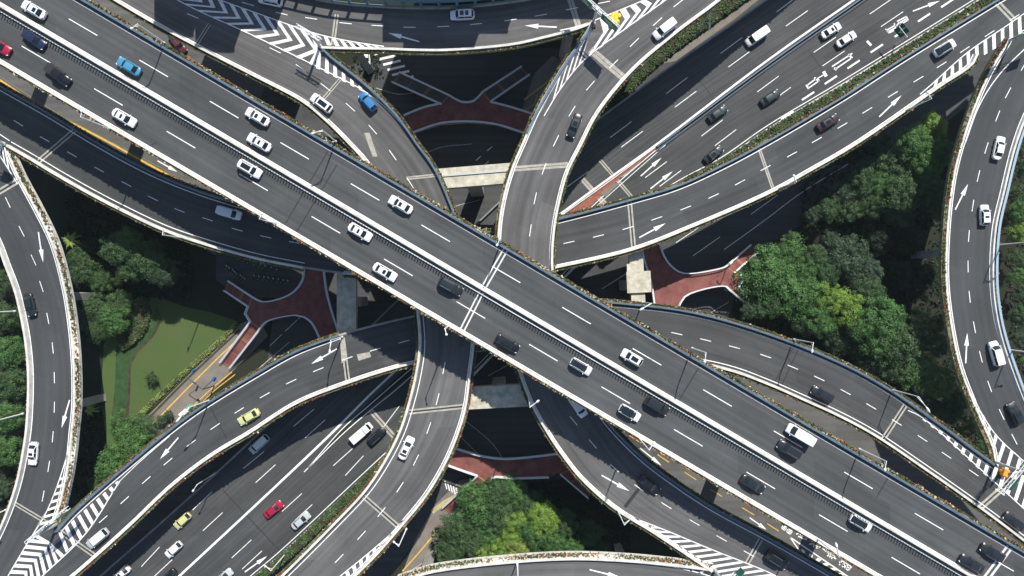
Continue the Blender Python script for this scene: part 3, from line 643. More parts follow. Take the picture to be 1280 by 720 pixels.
# painted characters, stretched along the lane as drivers read them
def strokes(parent, lst, lv, sc_, ox, oy, name='painted_characters', w=.28):
    mb = MB()
    for s in lst:
        x0, y0, x1, y1 = s[:4]; ww = s[4] if len(s) > 4 else w
        a = U(ox+x0/sc_, oy+y0/sc_, lv(0, 0)); b = U(ox+x1/sc_, oy+y1/sc_, lv(0, 0)); mark(mb, a, b, ww, .014)
    flatup(mb.build(name, M['paint'], parent, fix=False))
strokes(rr, [(240, 600, 395, 482), (260, 645, 435, 522), (228, 590, 268, 655, .42), (355, 478, 435, 525, .5), (400, 492, 515, 425, .25), (505, 375, 548, 455, .75),
             (640, 298, 965, 85, .3), (690, 340, 955, 160, .3), (905, 100, 962, 165, .5), (675, 320, 712, 350, .5)], ROADR, 12.8, 990, 60)
strokes(rr, [(222, 305, 318, 248, .28), (236, 320, 330, 268, .3), (250, 330, 335, 285, .26), (215, 290, 250, 330, .3), (300, 235, 340, 290, .3), (322, 262, 352, 222, .25), (345, 272, 385, 225, .25), (330, 215, 425, 165, .3), (350, 232, 432, 182, .3), (365, 245, 440, 200, .28), (425, 165, 442, 205, .3), (30, 410, 72, 455, .55)], ROADR, 8, 1080, 0)
place_children(rr)

# paint, joints and patches lie exactly on the curved road surfaces
from mathutils.bvhtree import BVHTree
LAID = {'lane_dashes', 'edge_line', 'direction_arrow', 'gore_marking', 'expansion_joint', 'joint_gap', 'repair_patch'}
for root in (ra, rb, re_, rf, rc, rd, rg, rh):
    V = []; F = []
    for r2 in (ra, rb, re_, rf, rc, rd, rg, rh):
        for c in [o for o in bpy.data.objects if o.parent is r2 and o.name.split('.')[0] == 'road_surface']:
            b = len(V); V += [tuple(v.co) for v in c.data.vertices]; F += [tuple(b+i for i in p.vertices) for p in c.data.polygons]
    bvh = BVHTree.FromPolygons(V, F)
    for c in [o for o in bpy.data.objects if o.parent is root and o.name.split('.')[0] in LAID]:
        bm = bmesh.new(); bm.from_mesh(c.data)
        for _ in range(3):
            le = [e for e in bm.edges if e.calc_length() > 1.2]
            if le: bmesh.ops.subdivide_edges(bm, edges=le, cuts=1, use_grid_fill=True)
        bmesh.ops.triangulate(bm, faces=[f for f in bm.faces if len(f.verts) > 4]); bm.to_mesh(c.data); bm.free()
        for v in c.data.vertices:
            best = None; org = Vector((v.co.x, v.co.y, v.co.z+2.5))
            h = bvh.ray_cast(org, Vector((0, 0, -1)), 5)
            lay = v.co.z-int(v.co.z) if False else {'joint_gap': .010, 'expansion_joint': .016, 'repair_patch': .012}.get(c.name.split('.')[0], .030)
            if h[0]: v.co.z = h[0].z+lay
        c.data.update()
# ================================================================== ground level
M['concrete_dark'] = mat('dark_step_stone', (.09, .085, .08), .9, noise=.2, nscale=1)  # top footbridge stairs: their shade is put into this darker colour
M['yellow_pale'] = mat('faded_yellow_paint', (.40, .36, .19), .8, noise=.2, nscale=1)
def sheet(name, pts, m, dz, kind='structure', sm=False):
    p = [(q.x, q.y) for q in smooth(pts+[pts[0]], 12)][:-1] if sm else pts
    mb = MB(); mb.poly([U(x, y, GZ)+Vector((0, 0, dz)) for x, y in p]); o = flatup(mb.build(name, M[m], None, fix=False)); return tag(o, kind=kind)
mb = MB(); S = 1500; mb.poly([(-S, -S, GZ), (S, -S, GZ), (S, S, GZ), (-S, S, GZ)]); tag(flatup(mb.build('ground', M['gvk'], None, fix=False)), kind='structure')
sheet('road', [(-150, -88-75), (1500, 880-100-30), (1500, 880+150), (-150, -88+165)], 'asphalt_old', .02)
sheet('junction', [(40, 800), (120, 690), (330, 490), (350, 320), (300, 220), (330, 110), (520, 60), (700, 60), (800, -40), (1450, -40), (1060, 240), (930, 330), (900, 440), (900, 560), (740, 560), (700, 600), (560, 620), (430, 800)], 'asphalt_ground', .03)
sheet('service_road', [(826, 80), (935, 2), (958, -8), (918, 24), (845, 76)], 'tan', .045)
sheet('pavement', [(648, 150), (668, 92), (690, 70), (712, 78), (700, 112), (672, 150)], 'tan', .045)
sheet('pavement', [(503, 716), (520, 672), (545, 630), (575, 600), (600, 596), (612, 604), (590, 628), (563, 652), (552, 684), (515, 716)], 'tan', .045)
sheet('sidewalk', [(176, 528), (300, 405), (322, 395), (335, 420), (285, 470), (262, 492), (212, 540), (188, 548)], 'tan', .045)
sheet('lawn', [(130, 430), (148, 400), (172, 372), (200, 372), (232, 384), (262, 390), (298, 402), (296, 412), (172, 527), (158, 556), (134, 556), (126, 500)], 'grass', .04)
sheet('lawn_bed', [(146, 432), (160, 434), (176, 424), (190, 404), (196, 382), (202, 398), (192, 420), (172, 438), (163, 452), (161, 490), (156, 540), (140, 545), (143, 490)], 'grass_dark', .05, sm=True)
sheet('lawn_edging', [(200, 396), (203, 400), (192, 421), (173, 440), (165, 454), (163, 492), (158, 540), (156, 540), (160, 490), (162, 452), (171, 437), (190, 418)], 'soil', .055, sm=True)
sheet('parking_area', [(270, 300), (385, 325), (360, 372), (300, 372), (270, 350)], 'asphalt_ground', .044)
def gline(pts, w=.18, m='yellow', dz=.06, name='road_line'):
    p = W(pts, GND); mb = MB(); mb.strip(offs(p, 'L', w/2, dz), offs(p, 'L', -w/2, dz)); return tag(flatup(mb.build(name, M[m], None, fix=False)), kind='structure')
def gdash(mids, L_=3, w=.2, m='yellow', dz=.06):
    mb = MB()
    for i, (x, y) in enumerate(mids):
        a = mids[max(0, i-1)]; b = mids[min(len(mids)-1, i+1)]; p = U(x, y, GZ); t = (U(*b, GZ)-U(*a, GZ)).normalized(); mark(mb, p-t*L_/2, p+t*L_/2, w, dz)
    return tag(flatup(mb.build('road_line', M[m], None, fix=False)), kind='structure')
gline([(0, 100), (60, 140), (76, 148), (92, 155), (142, 181), (185, 205), (250, 240)], .45)
gline([(0, 96), (76, 144), (185, 201), (250, 236)], .2, 'planter', .05)
gdash([(760, 530), (794, 549), (829, 573), (863, 595), (895, 616), (935, 639), (966, 659)], 3.4, .22)
gdash([(165, 60), (140, 45), (110, 30)], 3, .2, 'paint')
for a in ((800, 560, 827, 582), (937, 647, 958, 662), (197, 201, 222, 215)):
    mb = arrow_mb(*a, GND)
    for i, v in enumerate(mb.v): mb.v[i] = (v[0], v[1], v[2]+.06)
    tag(flatup(mb.build('road_arrow', M['paint'], None, fix=False)), kind='structure')
gline([(800, 78), (862, 36), (930, -8)], .2); gline([(806, 76), (866, 37), (934, -6)], .2); gline([(655, 125), (690, 98)], .35); gline([(652, 140), (668, 130), (672, 118)], .2)
gline([(503, 714), (526, 688), (549, 660)], .3); gline([(540, 640), (556, 628), (587, 612)], 1.1, 'yellow_pale', .055); gline([(185, 536), (228, 492), (270, 450), (310, 412)], .3); gline([(232, 517), (262, 488), (290, 465)], .22); gline([(237, 519), (266, 490), (294, 468)], .22)
gline([(505, 718), (522, 708), (545, 690), (553, 676)], .3, 'joint'); gline([(176, 533), (236, 472), (300, 412)], .5, 'soil', .07)
# frontage road lanes east of the junction
gdash([(810, 358), (883, 308), (955, 256)], 8, .16, 'paint'); gdash([(770, 350), (862, 292), (930, 244)], 8, .14, 'paint'); gline([(905, 312), (955, 276), (1000, 242), (1060, 205)], .16, 'paint')
gdash([(345, 425), (364, 407), (380, 392)], 4, .14, 'paint'); gdash([(585, 210), (598, 198), (612, 186)], 1.6, .2, 'paint'); gdash([(596, 214), (608, 204)], 1.4, .2, 'paint')
gline([(600, 250), (560, 262), (520, 300)], .16, 'paint_worn'); gline([(575, 545), (600, 570)], .16, 'paint_worn'); gline([(575, 520), (620, 560), (640, 600)], .16, 'paint_worn'); gline([(500, 215), (545, 186), (590, 180)], .16, 'paint_worn')
gdash([(840, 420), (870, 402), (900, 384)], 5, .16, 'paint_worn'); gdash([(330, 455), (352, 436)], 5, .16, 'paint_worn'); gline([(470, 110), (500, 118), (540, 110)], .16, 'paint_worn'); gline([(610, 470), (640, 452), (660, 430)], .2, 'paint_worn')
# zebra crossing seen between the top roads, another by the south footbridge
mb = MB()
for i in range(6):
    p = U(468+i*5.5, 68+i*6.5-abs(i-3)*0, GZ); mark(mb, p, p+Vector((4.2, 1.0, 0)), .55, .06)
for i in range(5):
    p = U(556+i*3.5, 601+i*2.2, GZ); mark(mb, p, p+Vector((.5, -2.0, 0)), .3, .06)
tag(flatup(mb.build('zebra_crossing', M['paint'], None, fix=False)), kind='structure')
# text and hatching on the street below the main highway
mtx = MB()
T8 = [(295, 240, 310, 215), (310, 215, 350, 235), (350, 235, 325, 262), (325, 262, 295, 240), (305, 228, 338, 250), (345, 275, 362, 250), (362, 250, 402, 272), (402, 272, 380, 300), (380, 300, 345, 275), (355, 262, 390, 286),
      (440, 300, 470, 290), (470, 290, 500, 320), (460, 320, 540, 358), (540, 358, 550, 335), (490, 305, 550, 335),
      (590, 340, 700, 410), (570, 400, 650, 395), (610, 430, 640, 370), (640, 440, 700, 420), (620, 385, 665, 440), (680, 410, 700, 395),
      (700, 440, 840, 550), (740, 480, 800, 470), (750, 520, 790, 490), (770, 530, 830, 500), (790, 545, 815, 520), (810, 500, 830, 530),
      (870, 575, 960, 665), (890, 560, 990, 625), (960, 665, 995, 625), (870, 610, 900, 565), (900, 630, 930, 585), (930, 650, 960, 605), (880, 590, 980, 645)]
for (a, b, c, d) in T8: mark(mtx, U(940+a/8, 630+b/8, GZ), U(940+c/8, 630+d/8, GZ), .3, .07)
tag(flatup(mtx.build('road_characters', M['paint'], None, fix=False)), kind='structure')
mb = MB(); lvG = lambda x, y: GZ+.055
hatch(mb, [(998, 684), (1028, 700), (1070, 728)], [(1002, 692), (1022, 704), (1050, 724)], 7, 1.0, lvG)
for a, b in (((987, 671), (1062, 722)), ((987, 671), (1002, 692)), ((1002, 692), (1050, 724))): mark(mb, U(*a, GZ), U(*b, GZ), .3, .07)
tag(flatup(mb.build('road_hatching', M['paint'], None, fix=False)), kind='structure')

# ================================================================== footbridges
FBZ = -2.6; FB = lambda x, y: FBZ
def fb_rail(parent, pts, z0=FBZ, z1=None, lv=None, w=.16):
    p = W(pts, FB, sm=False); 
    if z1 is not None:
        p = [U(x, y, z) for (x, y), z in zip(pts, (z0, z1))]
    mb = MB(); mb.sweep(p, 'L', [(-.1, 1.02), (-.1, 1.12), (.12, 1.12), (.12, 1.02)]); mb.sweep(p, 'L', [(-.1, 0), (-.1, .25), (.14, .25), (.14, 0)])
    L = plen(p); n = max(2, int(L/.8))
    for i in range(n+1):
        q, _ = at(p, min(.999, i/n)); mb.bar(q, q+Vector((0, 0, 1.05)), .06)
    mb.build('railing', M['bridge_rail'], parent)
def footbridge(label, outline, rails, stairs, sm='bridge_red'):
    root = thing('footbridge', label, 'footbridge', U(*outline[0], FBZ))
    pts = [U(x, y, FBZ) for x, y in outline]
    mb = MB(); mb.prism([p-Vector((0, 0, .02)) for p in pts], .7); mb.build('bridge_slab', M['concrete'], root)
    mb = MB(); mb.poly(pts); flatup(mb.build('walkway', M['bridge_red'], root, fix=False))
    for r in rails: fb_rail(root, [(q.x, q.y) for q in smooth(r, 6)])
    for (a, b, c, d) in stairs:
        A, B = U(*a, FBZ), U(*b, FBZ); C, D = U(*c, GZ), U(*d, GZ); mb = MB(); n = 30
        for i in range(n):
            t0, t1 = i/n, (i+1)/n; l0, r0, l1, r1 = A.lerp(C, t0), B.lerp(D, t0), A.lerp(C, t1), B.lerp(D, t1); z = l0.z
            def Z(v, h): return Vector((v.x, v.y, h))
            mb.face([Z(l0, z), Z(r0, z), Z(r1, z), Z(l1, z)]); mb.face([Z(l1, z), Z(r1, z), Z(r1, l1.z), Z(l1, l1.z)])
        mb.face([A-Vector((0, 0, .5)), B-Vector((0, 0, .5)), D-Vector((0, 0, .3)), C-Vector((0, 0, .3))])
        st = mb.build('staircase', M[sm], root)
        for t in (0.01, .34, .38, .70, .97):
            lb = MB(); l, r = A.lerp(C, t), B.lerp(D, t); lb.bar(l+Vector((0, 0, .06)), r+Vector((0, 0, .06)), .3, .05); lb.build('landing_strip', M['fl_orange'], st)
        for p, q in ((a, c), (b, d)): fb_rail(root, [p, q], FBZ, GZ)
    place_children(root); return root
footbridge('red paved footbridge in shade left of the main highway, its staircase descending beside the lawn',
    [(381, 325), (380, 345), (378, 352), (369, 364), (352, 373), (328, 377), (316, 371), (311, 383), (308, 391), (314, 402), (326, 411), (334, 402), (352, 398), (370, 394), (378, 395), (388, 401), (395, 412), (402, 428), (426, 428), (422, 410), (415, 390), (409, 365), (406, 344), (405, 325)],
    [[(381, 330), (379, 350), (369, 364), (352, 373), (328, 377), (316, 371)], [(311, 383), (307.5, 392), (314, 402)], [(326, 411), (334, 402), (370, 394), (380, 396), (390, 403), (402, 426)], [(405, 330), (406, 344), (409, 365), (415, 388), (424, 416)]],
    [((314, 402), (326, 411), (276, 453), (288, 460)), ((316, 371), (311, 383), (286, 351), (281, 363))])
footbridge('red paved footbridge in sunlight right of the main highway beside the big round tree',
    [(822, 296), (825, 310), (834, 328), (845, 338), (855, 342), (862, 342), (905, 334), (913, 329), (925, 345), (924, 356), (913, 364), (907, 358), (885, 361), (870, 364), (858, 370), (850, 378), (846, 392), (820, 392), (812, 352), (802, 320), (799, 296)],
    [[(823, 300), (826, 312), (834, 328), (848, 340), (862, 342), (905, 334), (914, 328)], [(925, 343), (927, 350), (922, 359)], [(913, 364), (907, 358), (870, 364), (855, 371), (847, 384)], [(800, 300), (804, 322), (813, 352), (818, 384)]],
    [((908, 332), (917, 341), (938, 306), (948, 314)), ((913, 364), (921, 358), (944, 390), (954, 383))])
footbridge('red paved footbridge in deep shade above the centre between two curved flyovers',
    [(496, 174), (520, 165), (550, 156), (585, 153), (620, 156), (652, 166), (678, 178), (684, 150), (665, 143), (640, 135), (613, 128), (603, 116), (592, 127), (577, 128), (564, 121), (553, 131), (530, 135), (506, 144), (486, 154)],
    [[(506, 170), (520, 165), (550, 155), (585, 152.5), (620, 156), (652, 166), (668, 172)], [(505, 145), (530, 135), (552, 130)], [(603, 116), (592, 127), (577, 128), (562, 120)], [(613, 128), (640, 135), (665, 143)]],
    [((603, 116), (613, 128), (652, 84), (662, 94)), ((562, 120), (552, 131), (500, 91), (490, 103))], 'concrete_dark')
footbridge('red paved footbridge partly sunlit below the centre with a staircase beside the dark green tree',
    [(552, 551), (570, 560), (605, 570), (630, 573), (660, 571), (700, 566), (727, 560), (732, 584), (712, 585), (690, 595), (640, 597), (616, 596), (609, 602), (597, 594), (585, 590), (560, 581), (546, 575)],
    [[(560, 556), (570, 560), (605, 570), (630, 573), (660, 571), (700, 566), (722, 561)], [(555, 579), (560, 581), (585, 590), (597, 594)], [(609, 602), (616, 596), (640, 597), (686, 596)], [(712, 585), (726, 585)]],
    [((597, 594), (610, 603), (553, 634), (564, 643)), ((700, 592), (713, 586), (735, 622), (746, 612))])

# ================================================================== piers
ANG = math.atan2(-.506, .863)
MP = ((-60, -28+8), (90, 60+3), (240, 148), (390, 238), (830, 496), (980, 584), (1130, 672), (1270, 752))
for i, (x, y) in enumerate(MP):
    for s in (-1, 1):
        p = U(x, y, 24); q = p+Vector((.506, .863, 0))*s*4.5
        column(q.x, q.y, 24, ang=ANG, w=1.8, d=2.2, px=False, label='square concrete pier under the main highway, hidden in its shade')['group'] = 'piers under the main highway'
r = column(590, 220, 15.2, ang=-.06+math.pi, w=3.2, d=2.4, cap=19.5, capw=4.2, caph=2.3, label='wide pale concrete crossbeam pier linking the two curved flyovers above the centre')
r.rotation_euler.z = math.atan2(15, 185)*1 
mb = MB(); mb.box(Matrix.Translation((0, .5, 23.2+.12)), 19, .35, .24); mb.build('cable_tray', M['steel'], r)
r = column(622, 496, 14.6, ang=.05, w=3, d=2.6, cap=16, capw=4.7, caph=2.0, label='wide pale concrete crossbeam pier linking the two curved flyovers below the centre')
r = column(797, 356, 10.2, ang=math.pi/2+.05, w=2.4, d=2.4, cap=16, capw=3.0, caph=1.6, label='white concrete crossbeam with blocky shoulders beside the red sunlit footbridge')
mb = MB(); mb.box(Matrix.Translation((.6, -.2, 18.45)), 4.6, 5.2, .8); mb.box(Matrix.Translation((3.6, .9, 18.3)), 2.0, 2.6, .7); mb.build('bearing_shoulder', M['concrete_pale'], r)
r = column(433, 378, 9.6, ang=math.pi/2, w=2.2, d=2.2, cap=16, capw=4.2, caph=1.6, label='shaded concrete crossbeam beside the left footbridge under the flyovers')
for (x, y, an, lab) in ((116, 370, -.1, 'pale pier shaft of the left ramp rising above the shrubs'), (128, 497, .14, 'grey pier shaft of the left ramp beside the palm'),
                      (1142, 319, .1, 'grey pier shaft of the right ramp among the dark trees'), (538, 694, .5, 'pale pier shaft of the bottom ramp beside the dark tree'), (772, 683, .2, 'dull pier shaft of the bottom ramp right of the trees'),
                      (462, 88, .6, 'pale slanting pier shaft in the notch between the two top roads'), (704, 72, .4, 'brownish pier shaft beside the flyover gore at the top')):
    g = U(x, y, GZ); z = 9.5 if x < 200 or x > 1000 else 15.5
    column(g.x, g.y, z, ang=an, w=1.7, d=1.7, px=False, cap=5, capw=1.7, caph=1.2, label=lab)
for (x, y, lv, lab) in ((152, 216, LOW, 'left flyover above the shaded road'), (620, 320, LOW, 'low flyovers at the very centre'), (560, 400, LOW, 'crossing of the low flyovers'), (960, 445, LOW, 'right flyover below the tree belt'),
                        (250, 555, LOW, 'bottom left flyover beside the sidewalk'), (1010, 195, LOW, 'top right flyover beside the wide road'), 
                        (752, 560, UP, 'flyover leaving to the bottom right'), (870, 650, UP, 'flyover near the bottom right gore'), (330, 65, UP, 'flyover at the top left gore'), (480, 640, UP, 'flyover at the bottom left of the centre'), (800, 60, UP, 'flyover at the top right gore')):
    column(x, y, lv(x, y)-1.6, w=2.2, d=2.2, label='concrete pier under the '+lab)
for i, (x, y) in enumerate(((190, 690), (300, 640), (410, 520), (800, 170), (900, 100), (1010, 60))):
    column(x, y, -1.2, w=5.0, d=1.6, ang=.75, label='broad low pier under the wide diagonal highway')['group'] = 'piers under the diagonal highway'

# ================================================================== trees and shrubs
def crown_mesh(seed, Rr=4.0, Hh=3.4, lobes=26, leaves=150, ls=.30):
    rng = random.Random(seed); mb = MB(); C = []
    for i in range(lobes):
        a = i*2.39996+rng.uniform(-.4, .4); u = math.sqrt((i+.5)/lobes); r = u*Rr*rng.uniform(.6, 1.02)
        z = Hh*math.sqrt(max(0, 1-(u*.95)**2))*rng.uniform(.62, 1.0)-.3
        C.append((Vector((math.cos(a)*r, math.sin(a)*r, z)), rng.uniform(.5, 1.35)*Rr/4))
    for i in range(lobes//3):
        a = rng.uniform(0, 6.28); C.append((Vector((math.cos(a)*Rr*.7, math.sin(a)*Rr*.7, -.6)), rng.uniform(.8, 1.2)*Rr/4))
    for c, r in C:
        for _ in range(leaves):
            d = Vector((rng.gauss(0, 1), rng.gauss(0, 1), rng.gauss(.35, 1))).normalized()
            p = c+d*r*(rng.random()**.35)*1.05; p.z = c.z+(p.z-c.z)*.85
            nrm = (d+Vector((rng.uniform(-.7, .7), rng.uniform(-.7, .7), rng.uniform(-.2, .8)))).normalized()
            e1 = nrm.orthogonal().normalized(); e1.rotate(Matrix.Rotation(rng.uniform(0, 6.28), 3, nrm)); e2 = nrm.cross(e1); s = ls*rng.uniform(.45, 1)
            mb.face([p-e1*s*.5, p+e2*s*.32, p+e1*s*.6, p-e2*s*.32])
    return mb
PROTO = {}
def trunk_mb(h, seed):
    rng = random.Random(seed); mb = MB(); mb.tube([(0, 0, -.2), (.05, 0, h*.5), (.1, .05, h*.8)], [.28, .2, .15], 8)
    for i in range(6):
        a = i*1.05+rng.uniform(-.3, .3); l = rng.uniform(1.6, 2.8); mb.tube([(.05, 0, h*.55+i*.15), (math.cos(a)*l*.5, math.sin(a)*l*.5, h*.8+.4), (math.cos(a)*l, math.sin(a)*l, h+.9)], [.13, .08, .03], 6)
    return mb
def tree(x, y, rpx, h, leafm, label, group=None, lobes=1, proto=None, zc=None):
    """tree on the ground, crown centre seen at (x, y), crown radius in photo pixels"""
    ztop = GZ+h; R0 = rpx*(1.16 if rpx > 14 else 1)*(CAMZ-(ztop-2))/FP; p = U(x, y, ztop-2); s = R0/4.6
    key = proto if proto is not None else (len(PROTO) % 6 if len(PROTO) < 6 else random.randrange(6))
    key = (key, leafm)
    root = thing('tree' if h > 3.5 else 'shrub', label, 'tree' if h > 3.5 else 'shrub', (p.x, p.y, GZ), random.uniform(0, 6.28), group)
    th = (h-3.2*s)/s
    if key not in PROTO:
        PROTO[key] = crown_mesh(key[0]*7+3, lobes=30+key[0]*5, leaves=190).build('crown', M[leafm], root, fix=False); c = PROTO[key]
    else:
        c = PROTO[key].copy(); sc.collection.objects.link(c); c.parent = root
    c.location = (0, 0, h-3.4*s); c.scale = (s, s, s*.95)
    t = trunk_mb(max(1, h-3.0*s), int(x)).build('trunk', M['bark'], root)
    return root
